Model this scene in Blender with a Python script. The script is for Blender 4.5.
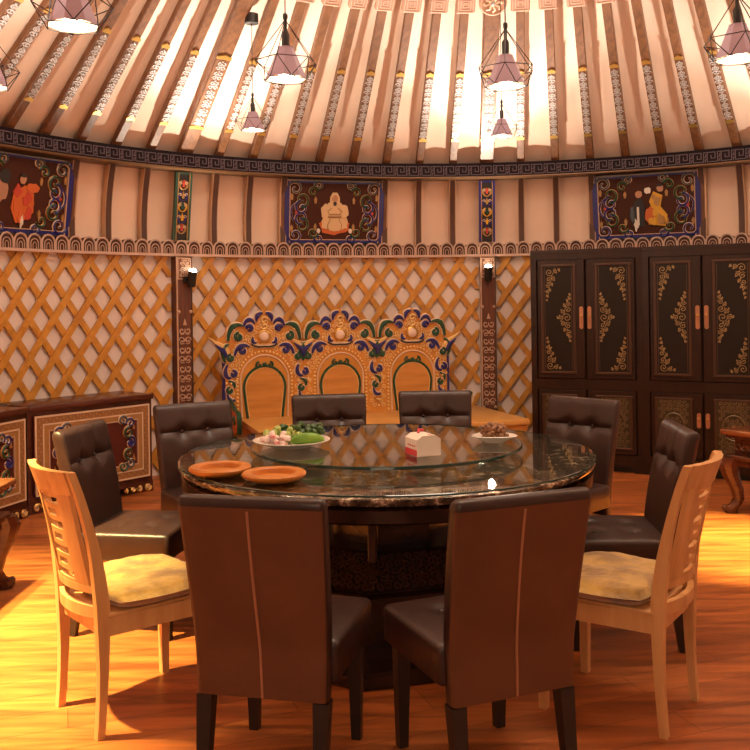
import bpy, bmesh, math, random
from mathutils import Vector, Matrix, noise
random.seed(7)
PI = math.pi
rad = math.radians
scene = bpy.context.scene
COL = scene.collection
for o in list(bpy.data.objects):
    bpy.data.objects.remove(o)

# ------------------------------------------------------------------ camera
cam_d = bpy.data.cameras.new('camera')
cam = bpy.data.objects.new('camera', cam_d)
COL.objects.link(cam)
cam_d.sensor_width = 36.0
cam_d.lens = 36.0 * 909 / 750
cam_d.shift_y = -0.1
cam_d.clip_start = 0.05
cam.matrix_world = (Matrix.Translation((0, 0, 1.48)) @ Matrix.Rotation(rad(90), 4, 'X')
                    @ Matrix.Rotation(-0.014, 4, 'Z'))
scene.camera = cam

# ------------------------------------------------------------------ world, exposure, lights
w = bpy.data.worlds.new('world')
scene.world = w
w.use_nodes = True
bg = w.node_tree.nodes['Background']
bg.inputs[0].default_value = (1.0, 0.72, 0.5, 1)
bg.inputs[1].default_value = 0.15
vs = scene.view_settings
vs.view_transform = 'Standard'
vs.look = 'None'
vs.gamma = 1.0
vs.use_curve_mapping = False
vs.exposure = 0.3

CX, CY = 0.81, 4.68          # centre of the round room
R_WALL, R_BAND, R_RING, R_ROOF = 4.137, 4.10, 3.93, 4.02
Z_TRIM0, Z_TRIM1, Z_RING0, Z_RING1 = 1.883, 2.027, 2.636, 2.752
STRIP0, STEP = 3.9, 41.54    # angle of one post and the angle between posts (degrees)
RIB = STEP / 9
A0, A1 = -145.0, 165.0       # the wall leaves a doorway where the photographer stands


def light(name, typ, loc, power, color, target=None, **kw):
    d = bpy.data.lights.new(name, typ)
    d.energy = power
    d.color = color
    for k, v in kw.items():
        setattr(d, k, v)
    o = bpy.data.objects.new(name, d)
    COL.objects.link(o)
    o.location = loc
    if target is not None:
        o.rotation_euler = (Vector(target) - Vector(loc)).to_track_quat('-Z', 'Y').to_euler()
    return o


WARM = (1.0, 0.66, 0.36)
light('crown_fill', 'AREA', (CX, CY, 5.4), 60, (1.0, 0.86, 0.68), (CX, CY, 0), shape='DISK', size=1.6)  # added general fill under the cloth-covered crown, not a lamp of the room
light('spot_right', 'SPOT', (2.0, 5.2, 4.3), 5200, (1.0, 0.76, 0.26), (2.12, 5.40, 0), spot_size=rad(24), spot_blend=0.9, shadow_soft_size=0.06)
light('spot_left', 'SPOT', (-2.2, 3.05, 3.05), 3000, (1.0, 0.78, 0.30), (-1.80, 3.70, 0), spot_size=rad(50), spot_blend=1.0, shadow_soft_size=0.05)
light('spot_left_far', 'SPOT', (-2.45, 4.4, 3.0), 1500, (1.0, 0.78, 0.30), (-2.3, 4.55, 0), spot_size=rad(42), spot_blend=0.9, shadow_soft_size=0.05)  # extra spot added to stretch the left floor pool further back
light('doorway_fill', 'AREA', (-0.3, -0.9, 2.3), 30, (1.0, 0.72, 0.5), (0, 4, 1.0), size=1.6)  # added warm fill from behind the camera, no lamp stands there
PENDANT_POWER, UPLIGHT_POWER = 9, 480


# ------------------------------------------------------------------ materials
def nodes(name):
    m = bpy.data.materials.new(name)
    m.use_nodes = True
    nt = m.node_tree
    return m, nt, nt.nodes['Principled BSDF']


def mat(name, col, rough=0.5, metal=0.0, col2=None, scale=6.0, stretch=(1, 1, 1), bump=0.0, bscale=None,
        coat=0.0, emit=0.0, spec=None, detail=4.0, lo=0.35, hi=0.65, sheen=0.0):
    m, nt, b = nodes(name)
    b.inputs['Base Color'].default_value = (*col, 1)
    b.inputs['Roughness'].default_value = rough
    b.inputs['Metallic'].default_value = metal
    b.inputs['Coat Weight'].default_value = coat
    if sheen:
        b.inputs['Sheen Weight'].default_value = sheen
    if spec is not None:
        b.inputs['Specular IOR Level'].default_value = spec
    if emit:
        b.inputs['Emission Color'].default_value = (*col, 1)
        b.inputs['Emission Strength'].default_value = emit
    if col2 or bump:
        tc = nt.nodes.new('ShaderNodeTexCoord')
        mp = nt.nodes.new('ShaderNodeMapping')
        mp.inputs['Scale'].default_value = stretch
        nt.links.new(tc.outputs['Object'], mp.inputs['Vector'])
    if col2:
        n = nt.nodes.new('ShaderNodeTexNoise')
        n.inputs['Scale'].default_value = scale
        n.inputs['Detail'].default_value = detail
        nt.links.new(mp.outputs[0], n.inputs['Vector'])
        r = nt.nodes.new('ShaderNodeValToRGB')
        r.color_ramp.elements[0].position = lo
        r.color_ramp.elements[1].position = hi
        r.color_ramp.elements[0].color = (*col, 1)
        r.color_ramp.elements[1].color = (*col2, 1)
        nt.links.new(n.outputs['Fac'], r.inputs[0])
        nt.links.new(r.outputs[0], b.inputs['Base Color'])
    if bump:
        n2 = nt.nodes.new('ShaderNodeTexNoise')
        n2.inputs['Scale'].default_value = bscale or scale * 4
        n2.inputs['Detail'].default_value = 5
        nt.links.new(mp.outputs[0], n2.inputs['Vector'])
        bp = nt.nodes.new('ShaderNodeBump')
        bp.inputs['Strength'].default_value = bump
        bp.inputs['Distance'].default_value = 0.01
        nt.links.new(n2.outputs['Fac'], bp.inputs['Height'])
        nt.links.new(bp.outputs[0], b.inputs['Normal'])
    return m


def floor_mat():
    m, nt, b = nodes('laminate_floor')
    tc = nt.nodes.new('ShaderNodeTexCoord')
    mp = nt.nodes.new('ShaderNodeMapping')
    mp.inputs['Rotation'].default_value = (0, 0, rad(-19))
    nt.links.new(tc.outputs['Object'], mp.inputs['Vector'])
    br = nt.nodes.new('ShaderNodeTexBrick')
    br.inputs['Scale'].default_value = 1.0
    br.inputs['Brick Width'].default_value = 1.25
    br.inputs['Row Height'].default_value = 0.16
    br.inputs['Mortar Size'].default_value = 0.0018
    br.inputs['Color1'].default_value = (0.42, 0.132, 0.038, 1)
    br.inputs['Color2'].default_value = (0.31, 0.092, 0.026, 1)
    br.inputs['Mortar'].default_value = (0.17, 0.055, 0.018, 1)
    br.offset = 0.37
    nt.links.new(mp.outputs[0], br.inputs['Vector'])
    mp2 = nt.nodes.new('ShaderNodeMapping')
    mp2.inputs['Rotation'].default_value = (0, 0, rad(-19))
    mp2.inputs['Scale'].default_value = (1.1, 9, 1)
    nt.links.new(tc.outputs['Object'], mp2.inputs['Vector'])
    n = nt.nodes.new('ShaderNodeTexNoise')
    n.inputs['Scale'].default_value = 1.8
    n.inputs['Detail'].default_value = 6
    n.inputs['Distortion'].default_value = 0.6
    nt.links.new(mp2.outputs[0], n.inputs['Vector'])
    r = nt.nodes.new('ShaderNodeValToRGB')
    r.color_ramp.elements[0].position = 0.32
    r.color_ramp.elements[1].position = 0.68
    r.color_ramp.elements[0].color = (0.55, 0.50, 0.46, 1)
    r.color_ramp.elements[1].color = (1.45, 1.40, 1.25, 1)
    nt.links.new(n.outputs['Fac'], r.inputs[0])
    mx = nt.nodes.new('ShaderNodeMix')
    mx.data_type = 'RGBA'
    mx.blend_type = 'MULTIPLY'
    mx.inputs['Factor'].default_value = 1.0
    nt.links.new(br.outputs['Color'], mx.inputs['A'])
    nt.links.new(r.outputs[0], mx.inputs['B'])
    nt.links.new(mx.outputs['Result'], b.inputs['Base Color'])
    b.inputs['Roughness'].default_value = 0.34
    return m


def granite_mat():
    m, nt, b = nodes('speckled_granite')
    tc = nt.nodes.new('ShaderNodeTexCoord')
    n = nt.nodes.new('ShaderNodeTexNoise')
    n.inputs['Scale'].default_value = 19
    n.inputs['Detail'].default_value = 8
    n.inputs['Roughness'].default_value = 0.7
    nt.links.new(tc.outputs['Object'], n.inputs['Vector'])
    r = nt.nodes.new('ShaderNodeValToRGB')
    e = r.color_ramp.elements
    e[0].position, e[0].color = 0.38, (0.030, 0.019, 0.014, 1)
    e[1].position, e[1].color = 0.52, (0.11, 0.070, 0.048, 1)
    k = e.new(0.59)
    k.color = (0.30, 0.20, 0.13, 1)
    k = e.new(0.635)
    k.color = (0.90, 0.78, 0.62, 1)
    nt.links.new(n.outputs['Fac'], r.inputs[0])
    nt.links.new(r.outputs[0], b.inputs['Base Color'])
    b.inputs['Roughness'].default_value = 0.06
    b.inputs['IOR'].default_value = 1.7
    return m


def glass_mat(name, tint=(0.93, 0.965, 0.945)):
    """thin clear sheet: transparent body with a fresnel mirror"""
    m = bpy.data.materials.new(name)
    m.use_nodes = True
    nt = m.node_tree
    nt.nodes.clear()
    out = nt.nodes.new('ShaderNodeOutputMaterial')
    mix = nt.nodes.new('ShaderNodeMixShader')
    tr = nt.nodes.new('ShaderNodeBsdfTransparent')
    tr.inputs[0].default_value = (*tint, 1)
    gl = nt.nodes.new('ShaderNodeBsdfGlossy')
    gl.inputs['Roughness'].default_value = 0.02
    lw = nt.nodes.new('ShaderNodeLayerWeight')
    lw.inputs[0].default_value = 0.5
    pw_ = nt.nodes.new('ShaderNodeMath')
    pw_.operation = 'POWER'
    pw_.inputs[1].default_value = 5.0
    ma = nt.nodes.new('ShaderNodeMath')
    ma.operation = 'MULTIPLY_ADD'
    ma.inputs[1].default_value = 0.95
    ma.inputs[2].default_value = 0.045
    nt.links.new(lw.outputs['Facing'], pw_.inputs[0])
    nt.links.new(pw_.outputs[0], ma.inputs[0])
    nt.links.new(ma.outputs[0], mix.inputs[0])
    nt.links.new(tr.outputs[0], mix.inputs[1])
    nt.links.new(gl.outputs[0], mix.inputs[2])
    nt.links.new(mix.outputs[0], out.inputs[0])
    return m


M = {}
M['floor'] = floor_mat()
M['cloth'] = mat('cream_cloth', (0.76, 0.66, 0.62), 0.85, col2=(0.80, 0.71, 0.67), scale=2.0, bump=0.25, bscale=7)
M['roofcloth'] = mat('roof_cloth', (0.77, 0.56, 0.43), 0.8, col2=(0.83, 0.63, 0.49), scale=1.6, bump=0.3, bscale=5)
M['rib'] = mat('rib_wood', (0.120, 0.045, 0.016), 0.45, col2=(0.19, 0.077, 0.027), scale=5, stretch=(6, 6, 1))
M['ribedge'] = mat('rib_edge', (0.55, 0.34, 0.20), 0.45)
M['silver'] = mat('silver_inlay', (0.44, 0.38, 0.35), 0.4, metal=0.15)
M['gold'] = mat('gold_leaf', (0.62, 0.38, 0.10), 0.32, metal=0.75)
M['paleblock'] = mat('carved_pale_wood', (0.42, 0.22, 0.13), 0.55)
M['ringdark'] = mat('ring_dark', (0.016, 0.009, 0.014), 0.75, spec=0.2)
M['ringline'] = mat('ring_line', (0.125, 0.092, 0.120), 0.45)
M['ribdark'] = mat('rib_dark', (0.075, 0.026, 0.011), 0.45)
M['ringgold'] = mat('ring_gold', (0.15, 0.075, 0.03), 0.4, metal=0.2)
M['friezedark'] = mat('frieze_dark', (0.075, 0.032, 0.021), 0.7, spec=0.25)
M['friezelight'] = mat('frieze_light', (0.56, 0.39, 0.31), 0.5)
M['lattice'] = mat('lattice_wood', (0.50, 0.215, 0.030), 0.42, col2=(0.64, 0.31, 0.05), scale=4, stretch=(3, 3, 3))
M['post'] = mat('post_wood', (0.085, 0.025, 0.011), 0.45, col2=(0.17, 0.052, 0.023), scale=4, stretch=(7, 7, 1))
M['inlay'] = mat('post_inlay', (0.55, 0.36, 0.25), 0.5)
M['black'] = mat('black_metal', (0.012, 0.011, 0.011), 0.4)
M['bulb'] = mat('bulb_glow', (1.0, 0.86, 0.66), 0.5, emit=22)
M['shade'] = mat('mauve_shade', (0.40, 0.28, 0.36), 0.75, sheen=0.2)
M['shadein'] = mat('shade_lining', (0.85, 0.66, 0.50), 0.7)
M['wire'] = mat('cage_wire', (0.035, 0.022, 0.022), 0.4, metal=0.4)
M['leather'] = mat('brown_leather', (0.026, 0.0100, 0.0072), 0.38, col2=(0.037, 0.0150, 0.0108), scale=8, bump=0.12, bscale=60)
M['suede'] = mat('brown_back_cover', (0.110, 0.034, 0.0095), 0.62, col2=(0.138, 0.045, 0.013), scale=5, bump=0.1, bscale=50)
M['piping'] = mat('tan_piping', (0.38, 0.16, 0.08), 0.5)
M['darkleg'] = mat('dark_leg', (0.020, 0.011, 0.008), 0.4)
M['beech'] = mat('pale_beech', (0.58, 0.29, 0.105), 0.38, col2=(0.68, 0.37, 0.15), scale=3, stretch=(8, 8, 1))
M['plush'] = mat('gold_plush', (0.24, 0.120, 0.014), 0.8, col2=(0.50, 0.30, 0.052), scale=11, bump=0.7, bscale=38, sheen=0.5, lo=0.38, hi=0.62)
M['wardrobe'] = mat('wardrobe_wood', (0.018, 0.0062, 0.0027), 0.36, spec=0.35, col2=(0.029, 0.010, 0.004), scale=4, stretch=(6, 6, 1))
M['wardpanel'] = mat('wardrobe_panel', (0.011, 0.006, 0.003), 0.45, spec=0.3)
M['moulding'] = mat('wardrobe_moulding', (0.062, 0.026, 0.011), 0.35)
M['filigree'] = mat('antique_gold', (0.34, 0.235, 0.10), 0.4, metal=0.35)
M['bronze'] = mat('dull_bronze', (0.055, 0.040, 0.020), 0.38, metal=0.3)
M['relief'] = mat('bronze_relief', (0.150, 0.108, 0.050), 0.36, metal=0.3)
M['handle'] = mat('copper_handle', (0.48, 0.23, 0.12), 0.3, metal=0.5)
M['side'] = mat('sideboard_wood', (0.070, 0.018, 0.011), 0.25, col2=(0.095, 0.026, 0.015), scale=4, stretch=(2, 6, 6))
M['sidefield'] = mat('sideboard_field', (0.085, 0.013, 0.008), 0.4)
M['bandgold'] = mat('band_gold', (0.42, 0.23, 0.08), 0.42, metal=0.25)
M['bandtan'] = mat('band_tan', (0.30, 0.14, 0.05), 0.5)
M['cream'] = mat('cream_paint', (0.70, 0.52, 0.36), 0.45)
M['blue'] = mat('blue_paint', (0.022, 0.020, 0.16), 0.38)
M['green'] = mat('green_paint', (0.012, 0.070, 0.036), 0.38)
M['teal'] = mat('slate_paint', (0.07, 0.09, 0.11), 0.45)
M['red'] = mat('red_paint', (0.55, 0.06, 0.03), 0.45)
M['orange'] = mat('orange_paint', (0.60, 0.13, 0.025), 0.5)
M['panelfield'] = mat('panel_field', (0.062, 0.017, 0.008), 0.65, spec=0.25)
M['white'] = mat('white_paint', (0.78, 0.70, 0.60), 0.5)
M['robe'] = mat('robe_cream', (0.72, 0.50, 0.27), 0.6)
M['skin'] = mat('painted_skin', (0.50, 0.25, 0.14), 0.6)
M['yellow'] = mat('yellow_paint', (0.68, 0.36, 0.03), 0.5)
M['darkpaint'] = mat('dark_paint', (0.02, 0.017, 0.016), 0.5)
M['throne'] = mat('throne_gold_wood', (0.56, 0.235, 0.035), 0.4, col2=(0.64, 0.29, 0.055), scale=5)
M['thronepanel'] = mat('throne_panel', (0.50, 0.215, 0.045), 0.34, col2=(0.61, 0.285, 0.07), scale=2.5, stretch=(1, 5, 9))
M['seatwood'] = mat('seat_wood', (0.60, 0.30, 0.075), 0.3, col2=(0.70, 0.38, 0.11), scale=2.5, stretch=(1, 7, 7))
M['bead'] = mat('bead_gold', (0.80, 0.56, 0.24), 0.35, metal=0.2)
M['pearl'] = mat('pearl_disc', (0.78, 0.60, 0.50), 0.25)
M['granite'] = granite_mat()
M['tabledark'] = mat('table_dark', (0.022, 0.009, 0.006), 0.22, col2=(0.032, 0.013, 0.008), scale=5)
M['tablecarve'] = mat('table_carving', (0.048, 0.017, 0.009), 0.35)
M['glass'] = glass_mat('clear_glass')
M['glassedge'] = mat('glass_edge', (0.020, 0.050, 0.040), 0.06, spec=0.8)
M['plate'] = mat('orange_wood_plate', (0.46, 0.145, 0.017), 0.35, col2=(0.58, 0.21, 0.03), scale=7, stretch=(1, 4, 1))
M['china'] = mat('white_china', (0.78, 0.74, 0.68), 0.15)
M['cucumber'] = mat('cucumber_flesh', (0.36, 0.50, 0.10), 0.4, col2=(0.55, 0.62, 0.24), scale=40)
M['cucskin'] = mat('cucumber_skin', (0.10, 0.26, 0.018), 0.3, col2=(0.19, 0.38, 0.03), scale=25)
M['leaf'] = mat('dark_leaf', (0.020, 0.060, 0.012), 0.45, col2=(0.06, 0.13, 0.025), scale=40)
M['radish'] = mat('radish_white', (0.82, 0.70, 0.66), 0.35, col2=(0.70, 0.13, 0.14), scale=30, lo=0.52, hi=0.66)
M['snack'] = mat('brown_snack', (0.16, 0.06, 0.025), 0.5, col2=(0.36, 0.19, 0.09), scale=60)
M['card'] = mat('white_card', (0.80, 0.74, 0.66), 0.5)
M['carmine'] = mat('carmine_print', (0.62, 0.035, 0.05), 0.45)
M['rosewood'] = mat('rosewood', (0.050, 0.015, 0.008), 0.2, col2=(0.085, 0.026, 0.012), scale=5, stretch=(2, 2, 6))
M['rosetop'] = mat('rosewood_top', (0.15, 0.050, 0.019), 0.2, col2=(0.20, 0.070, 0.027), scale=4, stretch=(2, 6, 6))


# ------------------------------------------------------------------ mesh builder
class MB:
    def __init__(self):
        self.v, self.f, self.mi, self.mats = [], [], [], []
        self.T = Matrix.Identity(4)

    def m(self, key):
        if key not in self.mats:
            self.mats.append(key)
        return self.mats.index(key)

    def add(self, verts, faces, key):
        b = len(self.v)
        T = self.T
        self.v += [tuple(T @ Vector(p)) for p in verts]
        self.f += [tuple(b + i for i in f) for f in faces]
        self.mi += [self.m(key)] * len(faces)

    def box(self, c, s, key, R=None):
        x, y, z = s[0] / 2, s[1] / 2, s[2] / 2
        vs_ = [Vector((i * x, j * y, k * z)) for k in (-1, 1) for j in (-1, 1) for i in (-1, 1)]
        if R is not None:
            vs_ = [R @ p for p in vs_]
        vs_ = [p + Vector(c) for p in vs_]
        self.add(vs_, [(0, 2, 3, 1), (4, 5, 7, 6), (0, 1, 5, 4), (2, 6, 7, 3), (0, 4, 6, 2), (1, 3, 7, 5)], key)

    def rbox(self, c, s, r, key, seg=2, R=None):
        bm = bmesh.new()
        bmesh.ops.create_cube(bm, size=1)
        bmesh.ops.scale(bm, vec=s, verts=bm.verts)
        bmesh.ops.bevel(bm, geom=bm.edges[:], offset=min(r, min(s) * 0.49), segments=seg, affect='EDGES', profile=0.5)
        bm.verts.index_update()
        vs_ = [v.co.copy() for v in bm.verts]
        if R is not None:
            vs_ = [R @ p for p in vs_]
        self.add([p + Vector(c) for p in vs_], [tuple(v.index for v in f.verts) for f in bm.faces], key)
        bm.free()

    def loops(self, rings, key, cap=True, closed=True):
        n = len(rings[0])
        vs_ = [p for r in rings for p in r]
        fs = []
        for i in range(len(rings) - 1):
            for j in range(n if closed else n - 1):
                a, b = i * n + j, i * n + (j + 1) % n
                fs.append((a, b, b + n, a + n))
        if cap:
            fs.append(tuple(range(n - 1, -1, -1)))
            fs.append(tuple((len(rings) - 1) * n + j for j in range(n)))
        self.add(vs_, fs, key)

    def tube(self, pts, r, key, n=6, flat=None):
        """tube along pts, r a number or a list; flat = (axis, factor) squashes the section along an axis"""
        pts = [Vector(p) for p in pts]
        rs = r if isinstance(r, (list, tuple)) else [r] * len(pts)
        t0 = (pts[1] - pts[0]).normalized()
        up = Vector((0, 1, 0)) if abs(t0.y) < 0.9 else Vector((1, 0, 0))
        rings = []
        for i, p in enumerate(pts):
            a, b = pts[max(i - 1, 0)], pts[min(i + 1, len(pts) - 1)]
            t = (b - a)
            t = t.normalized() if t.length > 1e-9 else t0
            s = up - t * up.dot(t)
            s = s.normalized() if s.length > 1e-6 else Vector((0, 0, 1))
            q = t.cross(s)
            up = s
            ring = []
            for k in range(n):
                an = 2 * PI * k / n + PI / n
                d = s * math.cos(an) + q * math.sin(an)
                if flat:
                    d[flat[0]] *= flat[1]
                ring.append(p + d * rs[i])
            rings.append(ring)
        self.loops(rings, key)

    def lathe(self, prof, key, n=32, c=(0, 0, 0), cap=True, rot=0.0):
        rings = [[(c[0] + r * math.cos(2 * PI * k / n + rot), c[1] + r * math.sin(2 * PI * k / n + rot), c[2] + z)
                  for k in range(n)] for r, z in prof]
        self.loops(rings, key, cap)

    def prism(self, out, y0, y1, key):
        """outline in x,z (counter-clockwise seen from -y), from y0 (front) to y1"""
        n = len(out)
        vs_ = [(x, y0, z) for x, z in out] + [(x, y1, z) for x, z in out]
        fs = [tuple(range(n)), tuple(range(2 * n - 1, n - 1, -1))]
        for i in range(n):
            j = (i + 1) % n
            fs.append((j, i, i + n, j + n))
        self.add(vs_, fs, key)

    def ball(self, c, r, key, n=8, m=5, s=(1, 1, 1)):
        prof = [(r * math.sin(PI * (i + .0) / m) if 0 < i < m else r * 0.02, -r * math.cos(PI * i / m)) for i in range(m + 1)]
        rings = [[(c[0] + s[0] * q * math.cos(2 * PI * k / n), c[1] + s[1] * q * math.sin(2 * PI * k / n), c[2] + s[2] * z)
                  for k in range(n)] for q, z in prof]
        self.loops(rings, key)

    def build(self, name, parent=None, smooth=32, loc=None):
        me = bpy.data.meshes.new(name)
        me.from_pydata(self.v, [], self.f)
        for k in self.mats:
            me.materials.append(M[k])
        me.polygons.foreach_set('material_index', self.mi)
        me.update()
        bm = bmesh.new()
        bm.from_mesh(me)
        bmesh.ops.recalc_face_normals(bm, faces=bm.faces)
        bm.to_mesh(me)
        bm.free()
        if smooth:
            me.polygons.foreach_set('use_smooth', [True] * len(me.polygons))
            me.set_sharp_from_angle(angle=rad(smooth))
        o = bpy.data.objects.new(name, me)
        COL.objects.link(o)
        if parent is not None:
            o.parent = parent
        if loc is not None:
            o.location = loc
        return o


def tag(o, label, cat, group=None, kind=None):
    o['label'] = label
    o['category'] = cat
    if group:
        o['group'] = group
    if kind:
        o['kind'] = kind
    return o


def thing(name, label, cat, loc=(0, 0, 0), rz=0.0, group=None, rx=0.0):
    o = bpy.data.objects.new(name, None)
    o.empty_display_size = 0.1
    COL.objects.link(o)
    o.location = loc
    o.rotation_euler = (rx, 0, rz)
    return tag(o, label, cat, group)


def struct(mb, name, smooth=32):
    o = mb.build(name, smooth=smooth)
    o['kind'] = 'structure'
    return o


def copy_tree(o, parent=None):
    c = o.copy()
    COL.objects.link(c)
    if parent is not None:
        c.parent = parent
    for ch in list(o.children):
        copy_tree(ch, c)
    return c


def dup(o, loc, rz, label, group=None):
    c = copy_tree(o)
    c.location = loc
    c.rotation_euler = (o.rotation_euler[0], 0, rz)
    c['label'] = label
    if group:
        c['group'] = group
    return c


def cyl(th, r, z):
    return Vector((CX + r * math.sin(th), CY + r * math.cos(th), z))


def wall_T(th, r, z=0.0):
    """local x runs right along the wall, local -y looks into the room"""
    return Matrix.Translation(cyl(th, r, z)) @ Matrix.Rotation(-th, 4, 'Z')


def spiral(cx, cz, r, a0, turns, n=14, r_end=0.12, y=0.0):
    out = []
    for i in range(n + 1):
        t = i / n
        a = a0 + turns * 2 * PI * t
        q = r * (1 - (1 - r_end) * t)
        out.append((cx + q * math.cos(a), y, cz + q * math.sin(a)))
    return out


def bez(p0, p1, p2, p3, n=10, y=0.0):
    out = []
    for i in range(n + 1):
        t = i / n
        u = 1 - t
        x = u**3 * p0[0] + 3 * u * u * t * p1[0] + 3 * u * t * t * p2[0] + t**3 * p3[0]
        z = u**3 * p0[1] + 3 * u * u * t * p1[1] + 3 * u * t * t * p2[1] + t**3 * p3[1]
        out.append((x, y, z))
    return out


def taper(n, r0, r1, rmid=None):
    if rmid is None:
        return [r0 + (r1 - r0) * i / (n - 1) for i in range(n)]
    out = []
    for i in range(n):
        t = i / (n - 1)
        out.append(r0 + (rmid - r0) * t * 2 if t < .5 else rmid + (r1 - rmid) * (t - .5) * 2)
    return out


def filigree(mb, inside, x0, x1, z0, z1, step, key, y, r=0.0032):
    """carved openwork: rows of little facing spirals that fill a region"""
    row = 0
    z = z0 + step * 0.5
    while z < z1:
        x = x0 + step * (0.5 if row % 2 == 0 else 0.0)
        c = 0
        while x < x1 + 1e-6:
            if inside(x, z):
                d = 1 if (row + c) % 2 == 0 else -1
                mb.tube(spiral(x, z, step * 0.50, (0.5 if d > 0 else 0.0) * PI + row * 0.7, d * 1.15, 9, 0.25, y), taper(10, r * .8, r * 1.3), key, 4)
            x += step
            c += 1
        z += step * 0.88
        row += 1


# ------------------------------------------------------------------ room shell
b = MB()
b.box((CX, 3.0, -0.05), (14, 14, 0.1), 'floor')
struct(b, 'floor', smooth=0)

b = MB()
n = 124
rings = []
for z in (0.0, 0.6, 1.2, 1.99):
    rings.append([cyl(rad(A0 + (A1 - A0) * i / n), R_WALL, z) for i in range(n + 1)])
b.loops(rings, 'cloth', cap=False, closed=False)
struct(b, 'wall_back')


def roof_z(r):
    return 2.74 + (R_ROOF - r) / 1.052


# cloth of the roof cone and of the leaning band under it, sagging between the ribs
b = MB()
per = 8
na = 78 * per
rings = []
for kt in range(25):
    t = kt / 24
    r0 = R_ROOF + 0.06 + (0.8 - R_ROOF - 0.06) * t
    ring = []
    for i in range(na):
        u = (i % per) / per
        th = rad(STRIP0 + RIB * i / per)
        fade = min(1.0, (1 - t) * 1.3)
        sag = 0.022 * math.sin(PI * u) * fade
        bay = i // per
        nz = noise.noise(Vector((bay * 3.7 + u * 1.2, t * 5.0, 1.0))) * 0.024 * math.sin(PI * u) * fade
        nz += noise.noise(Vector((bay * 1.9 + u * 3.0, t * 9.0, 4.0))) * 0.014 * math.sin(PI * u) * fade
        d = 0.004 + sag + nz
        r = r0 + d * 0.69
        ring.append(cyl(th, r, 2.74 + (R_ROOF + 0.06 - r0) / 1.052 + d * 0.72))
    rings.append(ring)
b.loops(rings, 'roofcloth', cap=False)
rings = []
for kt in range(9):
    t = kt / 8
    ring = []
    for i in range(na):
        u = (i % per) / per
        th = rad(STRIP0 + RIB * i / per)
        bay = i // per
        sag = 0.03 * math.sin(PI * u) * math.sin(PI * min(1, t * 1.1 + .1)) + noise.noise(Vector((bay * 2.3 + u * 2, t * 3, 8))) * 0.012 * math.sin(PI * u)
        r = 4.185 - 0.085 * t + 0.02 * math.sin(PI * t) + sag
        ring.append(cyl(th, r, 1.96 + 0.76 * t))
    rings.append(ring)
b.loops(rings, 'roofcloth', cap=False)
# crown disc over the smoke ring
b.lathe([(0.86, 5.80), (0.6, 5.95), (0.02, 6.05)], 'roofcloth', 48, (CX, CY, 0), cap=False)
struct(b, 'ceiling', smooth=80)


def ring_solid(mb, prof, key, a0, a1, n):
    """closed profile (r, z) swept around the room"""
    rings = [[cyl(rad(a0 + (a1 - a0) * i / n), r, z) for r, z in prof] for i in range(n + 1)]
    mb.loops(rings, key, cap=True)


# dark ring with a raised key pattern
b = MB()
ring_solid(b, [(R_RING, Z_RING0), (R_RING, Z_RING1), (R_RING + .17, Z_RING1), (R_RING + .17, Z_RING0)], 'ringdark', A0, A1 + 0, 180)
ring_solid(b, [(R_RING - .012, Z_RING0 - .018), (R_RING - .015, Z_RING0 - .010), (R_RING - .012, Z_RING0), (R_RING + .17, Z_RING0), (R_RING + .17, Z_RING0 - .018)], 'ringgold', A0, A1, 180)
ring_solid(b, [(R_RING - .008, Z_RING1), (R_RING - .008, Z_RING1 + .010), (R_RING + .17, Z_RING1 + .010), (R_RING + .17, Z_RING1)], 'ringdark', A0, A1, 180)
cw, chh = 0.118, 0.082
key_pts = [[(0.0, 0), (0.0, 1), (0.56, 1), (0.56, .36), (0.28, .36), (0.28, .68)],
           [(0.0, 0), (0.74, 0), (0.74, 1), (1.0, 1)], [(0.74, .5), (0.90, .5), (0.90, .78)], [(0.86, 0), (0.86, .26), (1.0, .26)]]
s = rad(-98) * R_RING
while s < rad(78) * R_RING:
    for pl in key_pts:
        for (x0, z0), (x1, z1) in zip(pl[:-1], pl[1:]):
            sm = s + cw * (x0 + x1) / 2
            b.T = wall_T(sm / R_RING, R_RING, Z_RING0 + 0.016 + chh * (z0 + z1) / 2)
            b.box((0, -0.003, 0), (abs(x1 - x0) * cw + 0.006, 0.008, abs(z1 - z0) * chh + 0.006), 'ringline')
    s += cw
b.T = Matrix.Identity(4)
struct(b, 'trim_1', smooth=0)

# frieze of little arches between the lattice and the painted band
b = MB()
RF = 4.06
ring_solid(b, [(RF - .015, Z_TRIM0), (RF - .015, Z_TRIM0 + .022), (RF + .12, Z_TRIM0 + .022), (RF + .12, Z_TRIM0)], 'friezelight', A0, A1, 180)
ring_solid(b, [(RF + .03, Z_TRIM0 + .02), (RF + .03, Z_TRIM0 + .115), (RF + .12, Z_TRIM0 + .115), (RF + .12, Z_TRIM0 + .02)], 'friezedark', A0, A1, 180)
aw = 0.122


def arch_pts(hw, zs, zt, n=8):
    pts = [(-hw, 0.022)]
    for i in range(n + 1):
        a = PI - PI * i / n
        pts.append((hw * math.cos(a), zs + (zt - zs) * math.sin(a)))
    pts.append((hw, 0.022))
    return pts


s = rad(-98) * RF
while s < rad(78) * RF:
    b.T = wall_T(s / RF, RF, Z_TRIM0)
    op = arch_pts(aw * .49, 0.078, 0.135)
    b.prism(op, 0.0, 0.06, 'friezedark')
    b.tube([(x, -.002, z) for x, z in arch_pts(aw * .46, 0.076, 0.135)], 0.0078, 'friezelight', 5)
    b.tube([(x, -.002, z) for x, z in arch_pts(aw * .27, 0.066, 0.100)], 0.0042, 'friezelight', 5)
    b.tube([(x, -.002, z) for x, z in arch_pts(aw * .12, 0.055, 0.075, 4)], 0.0030, 'friezelight', 4)
    s += aw
b.T = Matrix.Identity(4)
struct(b, 'trim_2')

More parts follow.
